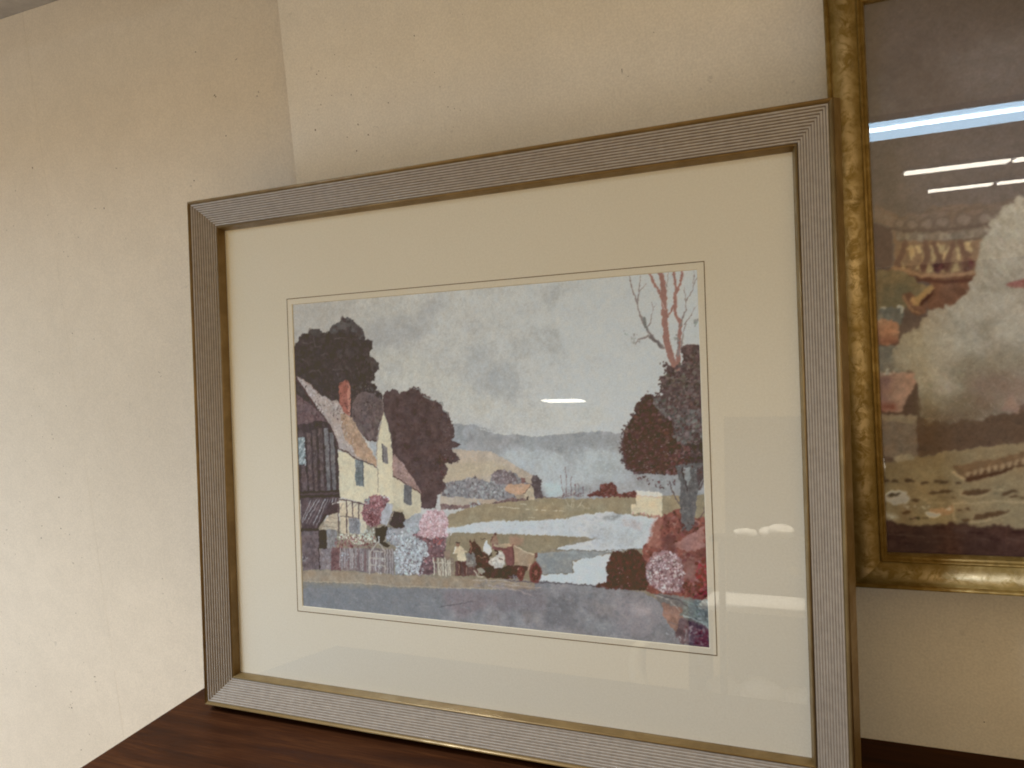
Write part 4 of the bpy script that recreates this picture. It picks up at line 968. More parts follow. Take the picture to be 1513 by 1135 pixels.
pt.dabs([(122.8, 172.7), (129.2, 176.6), (129.1, 193.9), (122.7, 192.3)], 24, .4, .9, [(90, 84, 86), (150, 146, 146)], .4, .9)
pt.line([(122.6, 171.4), (122.2, 192.8)], 1.0, (78, 70, 70))
# lean-to roof and shed
pt.poly([(1.9, 238.1), (59.1, 234.5), (59.3, 249.4), (40.9, 256.5), (25.9, 274.1), (1.2, 275.8)], (88, 74, 76), .3, 3, tex=.12)
for i in range(11):
    xa = 130 + i * 27
    pt.line(p('G', f"{xa+60},{105 - i} {max(100, xa - 95 + i * 8)},{min(365, 300 + i * 8)}"), 1.0, [(150, 142, 144), (120, 104, 104), (170, 168, 172)][i % 3], .8, .75)
pt.poly([(43.9, 242.1), (58.9, 240.3), (59.1, 253.9), (39.3, 257.9), (25.8, 276.7), (25.1, 272.8)], (78, 62, 62), .4, 3, tex=.1)
pt.line([(1.2, 275.8), (25.9, 274.4), (39.3, 257.2)], 1.8, (58, 46, 48))
pt.poly([(42.5, 257.1), (56.8, 253.3), (56.6, 275.3), (32.3, 274.5), (35.7, 267.1)], (178, 162, 138), .4, 3, tex=.06)
for s in ("355,265 440,280", "330,310 440,325", "310,350 440,370"):
    pt.line(p('G', s), .8, (140, 120, 102), al=.7)
pt.poly([(1.5, 277.8), (27.7, 276.0), (26.7, 323.2), (1.4, 326.2)], (104, 90, 90), .3, 3, tex=.12)
pt.dabs([(2.2, 280.4), (26.5, 278.0), (25.7, 322.6), (1.9, 324.8)], 120, .4, 2.0, [(128, 116, 114), (88, 74, 76), (112, 96, 96)], .2, 1.55, .65)
pt.poly([(27.1, 276.0), (39.4, 275.5), (38.9, 298.3), (27.3, 297.6)], (62, 50, 52), .3)
pt.poly([(39.4, 274.2), (54.3, 274.1), (53.5, 294.9), (40.0, 296.9)], (132, 128, 126), .4, 2, tex=.12)
pt.dabs([(40.1, 275.4), (54.3, 274.8), (53.5, 294.3), (40.1, 295.6)], 50, .4, 1.4, [(160, 160, 160), (108, 102, 100), (146, 138, 130)], .3, 1.5)
pt.line([(26.8, 297.6), (27.3, 323.8)], 1.6, (66, 52, 54))
pt.line([(0.7, 277.2), (27.8, 275.3)], 2.2, (64, 52, 54))
pt.dabs([(2.1, 309.6), (9.9, 309.1), (9.6, 317.1), (2.2, 317.5)], 12, .5, 1.2, [(160, 156, 154), (80, 64, 66)], .6)
# ground floor front: posts and panes
pt.poly([(59.7, 239.0), (69.8, 238.1), (91.0, 243.2), (99.9, 248.0), (95.7, 276.1), (74.3, 278.4), (58.9, 277.8)], (196, 180, 152), .3, 3, tex=.03)
for s in ("452,100 455,420", "530,125 533,420", "585,135 590,300", "640,150 645,420"):
    pt.line(p('G', s), 1.7, (98, 80, 76), 1.5)
pt.line([(59.8, 237.5), (72.9, 238.4), (91.1, 241.9), (95.5, 243.7)], 1.6, (92, 76, 72))
pt.line([(59.7, 257.7), (72.1, 257.9), (87.3, 259.9)], 1.2, (116, 100, 92), al=.8)
for s in ("465,190 500,145", "535,180 575,140", "590,185 630,150"):
    pt.line(p('G', s), 1.0, (140, 122, 108), al=.7)
pt.poly([(71.6, 259.2), (87.3, 259.9), (88.1, 277.7), (72.0, 277.9)], (128, 126, 132), .3, 2, tex=.14)
pt.dabs([(72.0, 259.9), (87.3, 260.2), (87.3, 277.1), (72.5, 277.2)], 50, .4, 1.2, [(160, 160, 166), (96, 94, 102), (178, 172, 160)], .3, 1.2)
pt.line([(49.4, 242.9), (58.8, 241.1), (68.2, 239.5)], .9, (214, 204, 190))
# porch
pt.poly([(135.3, 249.3), (147.6, 249.4), (154.8, 267.2), (136.0, 268.6), (126.7, 264.6)], (70, 56, 56), .3, 2.5, tex=.08)
pt.poly([(132.8, 239.3), (142.8, 244.0), (149.1, 249.4), (135.3, 249.5), (126.6, 265.9), (123.0, 264.8)], (176, 164, 136), .3, 2.5)
pt.poly([(119.6, 238.5), (133.5, 240.6), (132.4, 250.6), (124.4, 266.0), (115.6, 263.8), (117.6, 251.1)], (164, 164, 178), .5, 2.5, tex=.07)
pt.line([(133.8, 249.9), (125.9, 265.3)], 1.0, (110, 92, 84)); pt.line([(149.1, 268.0), (149.0, 287.3)], 1.8, (96, 74, 72))
pt.poly([(124.3, 268.5), (149.1, 268.0), (148.3, 286.1), (130.8, 288.3), (123.8, 281.1)], (150, 148, 156), .5, 3, tex=.1)
pt.poly([(108.0, 269.2), (125.8, 267.2), (123.9, 277.3), (119.2, 285.1), (129.3, 289.6), (121.9, 291.3), (110.3, 285.6)], (58, 48, 48), .7, 3, tex=.1)
# rose tree
RS = [(90.6, 252.1), (94.0, 243.1), (95.8, 237.9), (103.5, 232.6), (112.5, 231.1), (122.9, 231.5), (130.0, 235.7), (123.9, 242.1), (117.6, 251.1), (115.6, 265.1), (105.0, 269.3), (97.6, 265.8), (93.3, 260.9)]
pt.poly(RS, (136, 96, 98), 1.0, 2.5, tex=.15)
pt.dabs(RS, 220, .5, 1.6, [(168, 112, 116), (120, 78, 80), (184, 140, 142), (104, 66, 68), (150, 92, 96)], .7)
pt.dabs([(118.5, 230.3), (130.1, 233.8), (130.7, 237.5), (124.2, 234.6), (118.4, 232.8)], 22, .5, 1.0, [(228, 228, 224), (206, 204, 196)], .7)
pt.dabs([(95.8, 236.7), (104.9, 233.9), (103.2, 240.2), (95.6, 241.8)], 16, .6, 1.3, [(128, 140, 142), (150, 160, 160)], .7)
pt.dabs([(92.1, 253.3), (116.0, 253.7), (114.1, 265.2), (97.7, 264.6)], 60, .5, 1.3, [(110, 60, 64), (128, 72, 74), (92, 54, 56)], .7)
# garden flowers
YB = [(54.1, 280.6), (68.2, 277.4), (86.5, 277.8), (107.6, 278.1), (108.8, 285.6), (95.2, 288.9), (83.0, 290.8), (67.8, 286.4), (55.5, 284.4)]
pt.dabs([(54.0, 281.9), (107.6, 279.4), (106.9, 294.6), (85.9, 294.5), (61.2, 295.8), (45.6, 296.6)], 170, .5, 1.6, [(134, 82, 80), (112, 66, 66), (156, 108, 102)], .7)
pt.dabs(YB, 150, .5, 1.4, [(206, 202, 172), (186, 182, 160), (218, 216, 200), (160, 150, 128)], .8, None, .9)
pt.dabs([(88.2, 273.9), (107.9, 270.5), (107.3, 285.7), (87.9, 282.9)], 60, .4, 1.2, [(176, 190, 176), (210, 214, 208), (140, 148, 136)], .7)
pt.dabs([(122.7, 272.3), (137.5, 266.7), (138.2, 286.6), (125.0, 287.3)], 70, .5, 1.3, [(126, 136, 166), (150, 158, 182), (96, 100, 124), (190, 196, 210)], .8)
pt.dabs([(134.2, 276.8), (159.2, 264.5), (158.9, 290.5), (136.3, 296.7)], 110, .5, 1.5, [(188, 194, 204), (160, 166, 178), (206, 210, 214), (140, 146, 158)], .8)
# fence, brick pier, wicket gate
pt.poly([(28.0, 298.9), (45.6, 296.6), (44.5, 322.7), (27.8, 323.8)], (128, 116, 116), .4, 3, tex=.1)
pt.dabs([(28.8, 299.5), (43.9, 298.0), (42.9, 321.5), (28.6, 323.1)], 50, .5, 2.0, [(152, 148, 150), (110, 98, 98)], .22, 1.5)
pt.poly([(45.6, 296.6), (61.3, 294.5), (58.5, 322.5), (43.6, 323.4)], (116, 84, 82), .5, 2.5, tex=.12)
pt.dabs([(46.3, 297.9), (58.9, 296.6), (57.8, 321.2), (45.3, 322.0)], 46, .6, 1.4, [(132, 98, 94), (98, 70, 70)], .45, 0)
pt.poly([(58.9, 295.9), (107.0, 293.3), (133.6, 293.1), (132.4, 322.0), (99.8, 322.9), (78.6, 322.4), (58.5, 322.5)], (122, 108, 106), .5, 3, tex=.14)
for i in range(46):
    x = 470 + i * 8.3 + pt.r.uniform(-3, 3)
    y0 = 580 + pt.r.uniform(-25, 40); y1 = 745 + i * .8 + pt.r.uniform(-20, 16)
    pt.line(p2('G', [(x, y0), (x + pt.r.uniform(-4, 4), y1)]), pt.r.uniform(.6, 1.2), [(164, 156, 152), (178, 172, 168), (142, 132, 130), (120, 92, 90)][pt.r.integers(4)], al=.8)
pt.dabs([(59.4, 301.1), (70.3, 300.5), (69.9, 310.8), (59.0, 311.4)], 24, .5, 1.2, [(186, 190, 200), (150, 152, 160)], .5, 0)
for s in ("745,790 750,600 820,500 880,590 880,790", "745,650 880,655", "745,715 885,720", "780,590 860,595"):
    pt.line(p('G', s), 1.7, (172, 162, 150), 1.5, .9)
pt.line([(113.5, 279.7), (113.6, 285.4)], 1.3, (206, 206, 200))
for x in (900, 925, 945):
    pt.line(p('G', f"{x},570 {x+3},795"), 1.6, (156, 148, 142), 1.4, .85)
pt.dabs([(109.5, 304.6), (118.4, 304.1), (117.7, 323.0), (108.7, 323.6)], 26, .5, 1.4, [(196, 196, 194), (118, 104, 104)], .5)
# pink and white garden on the right of the gate
PNK = [(167.2, 261.4), (171.6, 253.1), (179.7, 247.6), (190.4, 245.5), (199.5, 246.3), (204.4, 253.0), (206.7, 260.9), (203.8, 267.9), (206.2, 273.5), (195.7, 276.3), (183.8, 278.1), (174.6, 277.3), (165.4, 274.3), (169.7, 267.1)]
WHT = [(147.6, 278.7), (162.6, 275.6), (167.8, 280.0), (177.0, 283.0), (179.1, 298.0), (170.9, 303.1), (164.9, 319.8), (145.9, 322.3), (135.0, 321.8), (133.3, 295.9), (141.9, 286.0)]
pt.poly([(148.4, 259.8), (159.5, 252.4), (170.4, 249.6), (171.1, 263.6), (164.0, 275.5), (147.6, 278.7)], (150, 152, 160), 1.0, 3, tex=.1)
pt.dabs([(148.3, 261.0), (159.5, 253.5), (170.3, 252.0), (169.8, 263.6), (162.6, 275.6), (147.7, 277.5)], 100, .5, 1.5, [(178, 182, 190), (138, 142, 152), (160, 162, 172)], .7)
pt.poly([(158.7, 273.4), (203.7, 271.4), (199.9, 301.4), (186.2, 318.4), (156.8, 321.5)], (110, 84, 88), 1.0, 3, tex=.15)
pt.dabs([(162.7, 274.4), (202.3, 273.7), (198.7, 299.2), (187.6, 316.0), (162.6, 310.6)], 200, .6, 1.7, [(118, 84, 90), (96, 72, 78), (136, 104, 108), (168, 128, 134), (150, 84, 84)], .7)
pt.poly(PNK, (186, 150, 154), 1.2, 3, tex=.1)
pt.dabs(PNK, 240, .5, 1.6, [(208, 176, 180), (190, 148, 154), (226, 208, 210), (168, 122, 130), (216, 190, 192)], .7)
pt.dabs([(185.1, 278.0), (199.6, 277.3), (198.0, 284.3), (186.2, 283.7)], 26, .6, 1.3, [(176, 92, 88), (150, 84, 84)], .7)
pt.dabs([(201.3, 265.7), (209.1, 264.2), (208.8, 273.4), (202.2, 276.0)], 22, .5, 1.3, [(216, 212, 208), (192, 184, 180)], .7)
pt.poly(WHT, (148, 150, 158), 1.2, 3, tex=.12)
pt.dabs(WHT, 330, .4, 1.6, [(196, 202, 208), (170, 176, 186), (216, 222, 224), (132, 134, 144), (108, 96, 104), (182, 196, 200)], .65)
pt.dabs([(141.1, 304.9), (176.2, 302.8), (175.6, 320.3), (140.4, 322.6)], 120, .4, 1.4, [(116, 92, 96), (180, 184, 190), (92, 70, 74), (208, 212, 214)], .5)
# picket fence
pt.poly([(188.2, 299.8), (211.7, 298.4), (210.9, 319.0), (188.8, 319.4)], (136, 120, 104), .4)
for i, x in enumerate((275, 322, 365, 392, 420, 438)):
    pt.line(p('I', f"{x},{620 + (i % 3) * 8} {x + 6},{800}"), 1.8 if i < 3 else 1.2, (196, 186, 164), 1.5, .9)
pt.line([(188.0, 305.3), (210.1, 304.4)], .9, (190, 178, 156), al=.8); pt.line([(192.7, 320.3), (195.1, 308.6), (197.2, 303.8)], .9, (190, 178, 156), al=.8)
pt.line([(207.3, 276.9), (207.3, 284.9)], .7, (90, 76, 66))
pt.poly([(199.0, 292.3), (205.6, 289.6), (208.1, 291.7), (206.4, 301.0), (201.2, 301.3)], (150, 126, 108), .6, 2)
# carter, horses and wagon
DK = (84, 50, 46)
pt.poly([(212.8, 301.8), (228.2, 300.8), (239.3, 305.8), (240.2, 315.9), (227.5, 317.9), (212.2, 318.9)], (102, 76, 70), .7, 3, tex=.12)
pt.poly([(216.0, 301.6), (220.5, 301.3), (219.2, 318.5), (216.3, 318.7)], (92, 58, 52), .2); pt.poly([(221.8, 301.2), (226.9, 300.9), (227.5, 316.7), (224.3, 317.5)], (100, 62, 56), .2)
pt.line([(217.6, 304.9), (217.3, 317.4)], .8, (176, 142, 122), al=.7); pt.line([(226.6, 308.9), (227.3, 317.3)], .8, (176, 142, 122), al=.7)
pt.poly([(214.7, 286.2), (218.6, 284.3), (223.6, 286.3), (226.0, 291.9), (226.9, 300.9), (216.7, 302.1), (215.7, 293.6), (211.1, 295.2), (209.9, 293.4)], (206, 186, 150), .25, 2, tex=.04)
pt.line([(214.0, 286.8), (211.9, 291.5), (210.5, 295.0)], 1.6, (224, 214, 196), 1.2)
pt.line([(221.6, 289.3), (228.5, 290.6)], 1.3, (196, 172, 140), 1.0)
pt.poly([(215.1, 281.7), (218.7, 280.9), (219.4, 284.3), (217.3, 286.1), (215.0, 284.5)], (150, 110, 88), .1); pt.line([(214.5, 281.3), (219.4, 280.6)], 1.2, (72, 54, 50))
pt.poly([(227.2, 292.9), (237.3, 291.2), (239.4, 303.5), (235.4, 308.3), (227.9, 306.5)], (124, 116, 108), .7, 2.5, tex=.15)
pt.dabs([(228.4, 294.0), (238.5, 293.4), (239.0, 314.8), (228.9, 315.5)], 34, .4, 1.2, [(150, 146, 138), (92, 70, 66), (120, 108, 100)], .6)
pt.poly([(231.5, 280.3), (233.2, 275.6), (234.0, 280.1), (237.2, 278.8), (238.6, 275.4), (239.6, 280.4), (243.3, 283.0), (246.8, 289.6), (253.5, 292.6), (257.0, 299.1), (260.4, 306.7), (258.8, 315.8), (250.1, 316.9), (242.7, 315.7), (238.0, 308.1), (239.6, 299.0), (237.3, 293.5), (234.9, 290.3), (233.5, 293.7), (230.8, 291.6), (232.5, 285.9)], DK, .35, 2.5, tex=.12)
pt.dabs([(236.4, 283.4), (246.2, 289.6), (255.8, 298.0), (257.6, 313.6), (242.8, 312.3), (238.3, 299.1)], 46, .4, 1.3, [(110, 66, 58), (70, 42, 40), (128, 84, 70)], .6)
pt.line([(232.4, 281.3), (233.7, 286.9), (233.1, 291.5)], 1.5, (150, 100, 78), 1.0); pt.line([(241.0, 294.4), (245.9, 296.4), (252.2, 294.9)], .8, (160, 124, 90), al=.7)
pt.poly([(240.4, 309.1), (245.5, 306.5), (249.7, 311.9), (245.2, 315.6), (240.9, 313.6)], (148, 138, 118), .4)
pt.line([(236.6, 310.5), (240.1, 317.0), (247.6, 317.4)], 1.0, (206, 190, 166), .8)
pt.poly([(250.2, 280.4), (252.2, 277.0), (254.0, 280.2), (257.5, 283.4), (258.5, 290.1), (256.0, 292.4), (251.1, 290.5), (248.0, 289.5)], (214, 212, 206), .3, 2, tex=.06)
pt.line([(252.2, 277.5), (250.1, 283.8), (248.6, 289.5)], 1.5, (238, 238, 236), 1.0); pt.line([(250.5, 289.4), (256.0, 291.9)], 1.0, (230, 228, 224))
pt.poly([(254.5, 299.2), (257.1, 295.7), (263.3, 294.8), (265.9, 288.5), (272.0, 288.7), (274.8, 294.7), (273.9, 302.5), (268.9, 308.4), (262.7, 309.3), (259.2, 304.5), (255.0, 302.6)], (196, 186, 172), .35, 2.5, tex=.08)
pt.dabs([(255.1, 299.2), (263.2, 295.4), (265.9, 289.6), (273.1, 291.5), (272.7, 302.6), (262.8, 306.6)], 36, .4, 1.1, [(228, 224, 216), (160, 146, 134), (210, 200, 186)], .6)
pt.line([(262.3, 287.1), (265.9, 288.5), (264.6, 291.9)], 1.8, (66, 44, 42)); pt.line([(258.4, 292.3), (255.3, 294.7), (259.1, 290.0)], 1.4, (64, 40, 40)); pt.line([(266.9, 295.2), (272.9, 297.0)], .8, (110, 84, 74))
pt.poly([(250.5, 305.1), (260.4, 306.7), (272.6, 305.9), (276.4, 302.4), (299.1, 302.0), (301.4, 304.1), (295.2, 313.3), (277.0, 317.8), (250.1, 318.0)], (80, 48, 46), .4, 2.5, tex=.14)
pt.poly([(258.9, 280.0), (273.6, 280.3), (284.4, 280.3), (284.2, 301.9), (275.8, 302.4), (274.9, 292.5), (270.9, 287.7), (262.3, 287.1), (258.7, 285.6)], (124, 78, 74), .3, 3, tex=.08)
pt.poly([(285.4, 280.8), (296.2, 286.3), (310.2, 289.9), (308.8, 296.0), (300.3, 302.5), (284.8, 301.8)], (168, 140, 112), .3, 3, tex=.06)
pt.poly([(262.6, 280.9), (278.5, 279.0), (286.8, 280.7), (284.4, 282.0), (273.4, 283.7), (260.0, 282.7)], (176, 152, 122), .25)
pt.line([(285.9, 280.8), (297.4, 286.2), (310.8, 289.5)], 1.0, (214, 194, 160)); pt.line([(284.7, 279.7), (284.6, 301.8)], 1.3, (92, 54, 52))
pt.poly([(309.7, 287.2), (312.9, 286.8), (311.9, 292.5), (309.1, 293.2)], (110, 72, 62), .2)
pt.poly([(256.5, 279.0), (260.4, 272.1), (262.0, 268.7), (264.9, 267.4), (265.6, 270.7), (267.1, 275.1), (267.5, 279.5), (262.6, 280.9)], (150, 116, 94), .2, 2)
pt.line([(257.1, 278.4), (260.4, 272.6)], 1.2, (104, 66, 58)); pt.poly([(261.6, 268.1), (265.3, 267.2), (265.4, 270.2), (262.3, 270.9)], (96, 62, 54), .15)
pt.line([(246.1, 273.9), (247.3, 276.1), (251.5, 274.2)], .7, (84, 70, 62))
for cx, cy, rx, ry in ((1118, 770, 30, 62), (1252, 760, 54, 88)):
    c0 = p1('I', cx, cy)
    pt.dab(c0[0], c0[1], rx / 6.677 * .86, ry / 6.677 * .86, .12, (118, 62, 56), 1)
    pt.dab(c0[0] + .3, c0[1], rx / 6.677 * .6, ry / 6.677 * .62, .12, (88, 48, 46), 1)
    pt.dab(c0[0] + .3, c0[1], rx / 6.677 * .22, ry / 6.677 * .22, .12, (170, 108, 90), 1)
    for a in range(8):
        pt.line([(c0[0], c0[1]), (c0[0] + rx / 6.677 * .75 * math.cos(a * .785), c0[1] + ry / 6.677 * .75 * math.sin(a * .785))], .6, (140, 78, 66), al=.8)
pt.line([(301.4, 306.3), (303.3, 300.7), (305.4, 298.4)], 1.2, (196, 150, 126)); pt.line([(288.8, 307.1), (290.7, 304.8)], 1.0, (186, 140, 118))
pt.dabs([(279.6, 313.2), (288.0, 312.7), (287.8, 318.2), (279.4, 317.7)], 18, .5, 1.2, [(128, 122, 130), (104, 96, 104)], .5, 0)
pt.wash([(282.3, 272.1), (296.7, 272.0), (297.0, 279.1), (283.3, 279.3)], (186, 128, 104), .5, 3)  # orange reflection from the glass, painted into the print colours
pt.finish(.20, .70, .8, 1.35)
# last touches of the brush: leaf flecks, blossom, light on the water
pt.dabs(T1, 620, .5, 1.4, [(56, 46, 45), (94, 82, 78), (78, 66, 61), (64, 54, 52)], .7, None, .5, 5)
pt.dabs([(147.4, 113.4), (166.4, 105.9), (177.4, 113.5), (200.6, 124.4), (214.2, 145.2), (216.9, 163.3), (212.0, 182.6), (202.0, 194.8), (202.4, 219.1), (177.4, 219.7), (161.0, 205.2), (147.4, 185.5), (139.6, 165.6), (138.0, 133.2)], 420, .5, 1.4, [(70, 50, 46), (102, 82, 76), (88, 68, 62), (78, 58, 54)], .7, None, .5, 5)
pt.dabs(CROWN, 620, .5, 1.4, [(70, 46, 42), (116, 98, 94), (92, 66, 60), (84, 70, 68)], .7, None, .5, 6)
pt.dabs(WHT, 190, .3, .8, [(226, 230, 230), (206, 210, 212)], .8); pt.dabs(PNK, 110, .3, .8, [(232, 214, 212), (150, 104, 108)], .8)
pt.dabs(BLB, 100, .3, .8, [(228, 216, 212), (104, 66, 66)], .8); pt.dabs(RS, 70, .3, .7, [(196, 150, 148), (92, 52, 52)], .8)
pt.dabs(YB, 70, .3, .8, [(224, 220, 200), (120, 74, 70)], .8); pt.dabs(DRB, 80, .3, .8, [(118, 70, 60), (60, 32, 30)], .8)
pt.dabs(RIV, 260, .3, .9, [(214, 216, 216), (170, 174, 180)], .6, .1, .6)
pt.dabs(HILL, 700, .4, 1.1, [(190, 193, 194), (140, 143, 150), (172, 176, 180)], .5, .1, .32, 5)
pt.dabs(ROAD, 260, 1.6, 5.0, [(156, 152, 152), (112, 110, 114), (146, 140, 140)], .16, .1, .32, 6)
pt.dabs(ROAD, 700, .3, 1.0, [(158, 154, 154), (98, 98, 104), (140, 132, 132)], .6, .1, .42, 6)
pt.dabs(FULL, 5200, .25, .6, [(206, 206, 204), (120, 114, 112)], .9, None, .10, 4)
# paper texture over everything
pt.c *= (1 + 0.022 * pt.noise(.9, 31) + 0.02 * pt.noise(2.2, 32))[..., None]
land = pt.out(639, 482)
picture_sheet("print", fr, M_PRINT, PX0 - 0.0004, PY0 - 0.0004, PX1 - PX0 + 0.0008, PY1 - PY0 + 0.0008, ZP, land, (1.46, 1.59, 1.8), (0.054, 0.044, 0.029))
del pt

# ------------------------------------------------------------------ the dog picture, millimetres on the sheet
DOG_W, DOG_H, GRAIL = 0.450, 0.5105, 0.0338
pt = Painter(450, 510.5, 2.2, 9)
u = pt.X / pt.w; v = pt.Y / pt.h
pt.c[:] = grad([(0, (74, 58, 54)), (0.12, (84, 70, 70)), (0.30, (98, 85, 84)), (0.45, (100, 84, 80)), (0.6, (98, 78, 70)), (1, (84, 62, 50))], v + 0.04 * pt.noise(70, 3))
pt.c *= (1 + .04 * pt.fbm(40, 2) + .03 * pt.fbm(6, 3))[..., None]
pt.wash([(57.1, 53.7), (122.2, 45.1), (136.9, 48.3), (136.0, 102.3), (83.3, 98.5)], (110, 98, 98), .5, 20, 5)
pt.wash([(0, 60), (20, 70), (30, 130), (0, 140)], (92, 82, 84), .4, 10)
# worn plaster band above the balusters
pt.poly([(2.2, 177.4), (13.5, 184.6), (19.4, 192.2), (35.9, 189.8), (52.2, 186.3), (75.8, 187.2), (104.4, 188.8), (159.0, 193.0), (340.0, 212.1), (340.6, 250.8), (84.6, 221.4), (35.1, 214.6), (18.9, 205.8), (15.0, 200.8), (1.6, 194.5)], (108, 88, 80), 2, 8, tex=.08, tc=8)
pt.dabs([(2.2, 178.5), (19.4, 192.2), (52.2, 186.8), (95.0, 188.7), (94.6, 203.9), (35.6, 199.9), (16.1, 198.6)], 120, 1.0, 4, [(122, 102, 94), (98, 78, 72), (116, 96, 88)], .35, -.1, .4, 5)
pt.wash([(2.2, 177.4), (15.5, 186.5), (19.2, 197.9), (1.6, 192.2)], (122, 104, 94), .6, 5)
for x, y, r in ((270, 320, 34), (370, 330, 40), (490, 325, 44), (610, 315, 44), (780, 300, 52), (950, 300, 52)):
    q = d1('Q', x, y)
    pt.dab(q[0], q[1], r / 6.3, r / 7.4, .2, (96, 78, 74), .8)
    pt.dab(q[0] + .6, q[1] - .6, r / 9.5, r / 12, .2, (126, 108, 100), .7)
pt.line([(16.0, 201.5), (28.3, 205.2), (55.5, 207.4), (84.9, 207.1), (94.5, 207.2)], 3.0, (88, 70, 66), 3.0, .8)
pt.poly([(18.9, 205.8), (37.4, 207.4), (65.3, 211.3), (89.7, 208.8), (89.4, 218.6), (80.8, 218.7), (59.2, 217.9), (35.1, 215.7), (19.7, 212.8)], (112, 98, 90), .8, 3, tex=.1)
for x in (330, 440, 600, 660, 840):
    pt.poly(d('Q', f"{x-14},405 {x+22},405 {x+18},462 {x-12},462"), (132, 118, 108), .6, 3)
pt.line([(19.7, 213.7), (41.1, 216.9), (65.1, 218.2), (87.5, 218.4)], 2.2, (92, 72, 64), 2, .8)
# purple niche
pt.poly([(-1.6, 194.1), (14.9, 201.3), (16.3, 205.5), (14.7, 235.2), (-3.3, 236.9)], (84, 62, 60), .8, 4, tex=.05)
# balusters with light between
pt.poly([(17.5, 202.2), (19.7, 213.9), (84.6, 219.7), (89.4, 218.6), (89.7, 247.4), (58.2, 249.3), (36.1, 244.3), (16.2, 236.6)], (122, 92, 72), .8, 4, tex=.06)
LT = (164, 138, 100)
for s in ("280,500 315,480 305,560 275,610 262,580", "345,500 385,490 400,560 385,620 345,570", "400,490 450,480 450,560 430,570", "470,500 490,490 470,640 440,680 455,580", "520,500 545,490 575,560 580,620 560,660 530,600", "560,480 645,478 615,560 590,570 570,530", "690,480 640,600 605,640 640,520", "725,500 750,480 780,540 760,620 735,620", "785,470 840,465 838,560 815,565 790,510", "480,710 515,640 560,700 555,715", "610,715 625,660 645,710", "680,715 725,620 760,700", "255,600 300,640 330,690 270,670", "400,690 425,640 450,700"):
    pt.poly(d('Q', s), LT, .7, 3, tex=.07)
for s in ("320,470 290,560 250,640 280,680", "480,470 500,560 460,690", "545,480 590,590 575,700", "700,480 640,690", "760,460 790,560 840,570", "800,600 830,690 790,690"):
    pt.line(d('Q', s), 4.5, (98, 66, 56), 5.5, .75)
pt.dabs([(49.1, 236.5), (54.7, 234.8), (55.4, 245.1), (50.3, 245.2)], 30, 1, 3, [(84, 52, 50), (98, 64, 58)], .6)
pt.dabs([(71.5, 235.5), (79.3, 235.2), (79.1, 245.2), (72.2, 245.7)], 30, 1, 3, [(90, 58, 54), (104, 70, 62)], .6)
# seat rim of carved wood
pt.poly([(0.9, 237.3), (15.2, 237.6), (36.1, 246.6), (58.2, 249.3), (83.9, 247.4), (93.5, 247.8), (92.7, 281.2), (78.5, 266.5), (63.4, 278.8), (43.2, 278.3), (41.6, 265.5), (47.9, 256.9), (37.0, 249.0)], (112, 76, 58), .8, 5, tex=.08, tc=6)
pt.line([(15.2, 237.8), (27.0, 241.7), (38.1, 246.2), (54.3, 248.6), (70.2, 248.6), (83.9, 248.0)], 4.0, (152, 116, 88), 3.0, .8)
pt.line([(33.9, 249.3), (56.1, 254.2), (81.8, 254.5)], 3.0, (92, 58, 46), 3.0, .7)
# green cloth and the curled handle
pt.poly([(0.9, 237.3), (15.1, 238.8), (26.9, 243.4), (38.9, 253.8), (45.9, 257.8), (36.2, 271.9), (22.7, 275.4), (20.0, 291.0), (-1.2, 291.2)], (124, 106, 78), .8, 6, tex=.07)
pt.wash([(4.6, 252.8), (21.5, 250.9), (35.5, 262.6), (31.0, 276.1), (20.6, 275.3), (3.8, 273.9)], (98, 92, 76), .8, 7)
pt.poly([(1.6, 273.7), (20.7, 273.5), (22.4, 282.4), (17.9, 290.8), (1.0, 289.6)], (100, 100, 100), 1.0, 4, tex=.08)
pt.line([(3.8, 273.3), (8.0, 273.6)], 1.2, (190, 184, 176)); pt.line([(18.0, 273.3), (20.7, 273.5), (21.5, 278.8), (19.9, 279.9)], 2.0, (190, 192, 196), 1.4)
pt.poly([(22.1, 262.6), (29.4, 260.9), (35.3, 268.4), (43.4, 272.5), (42.2, 278.2), (35.8, 284.6), (27.8, 278.2), (22.9, 269.6)], (112, 78, 62), .8, 4, tex=.1)
pt.line([(23.1, 263.8), (24.9, 271.0), (30.9, 278.4), (37.0, 281.2)], 2.4, (146, 110, 84), 2.0, .8)
pt.line([(33.2, 270.5), (40.6, 263.1), (46.9, 257.4)], 7, (160, 124, 80), 5, .95); pt.line([(37.3, 272.0), (43.6, 265.7), (48.3, 260.4)], 3.5, (80, 48, 38), 2.5, .9)
pt.line([(30.2, 267.9), (31.6, 271.5), (33.2, 271.1)], 4, (168, 130, 90), 3)
# flesh-coloured jar, glass dish
pt.poly([(-0.5, 286.6), (4.5, 283.4), (17.0, 287.9), (18.3, 295.1), (16.8, 306.7), (8.8, 308.6), (-1.3, 306.7)], (164, 116, 92), .6, 4, tex=.08)
pt.wash([(-0.5, 302.0), (17.5, 303.2), (17.3, 309.1), (-0.8, 307.9)], (120, 74, 62), .7, 4)
pt.wash([(0.4, 278.4), (4.5, 281.1), (3.2, 288.1), (-0.1, 290.2)], (214, 190, 166), .7, 3)
pt.poly([(-1.3, 308.5), (21.4, 310.5), (23.7, 334.3), (-1.8, 335.4)], (116, 110, 106), .8, 5, tex=.06)
pt.poly([(-0.7, 334.2), (32.1, 334.7), (30.7, 344.0), (17.1, 372.1), (-1.1, 371.6)], (160, 124, 112), 1.0, 5, tex=.06)
pt.wash([(0.2, 339.1), (9.8, 338.3), (6.6, 367.0), (-0.8, 364.3)], (112, 84, 88), .8, 6)
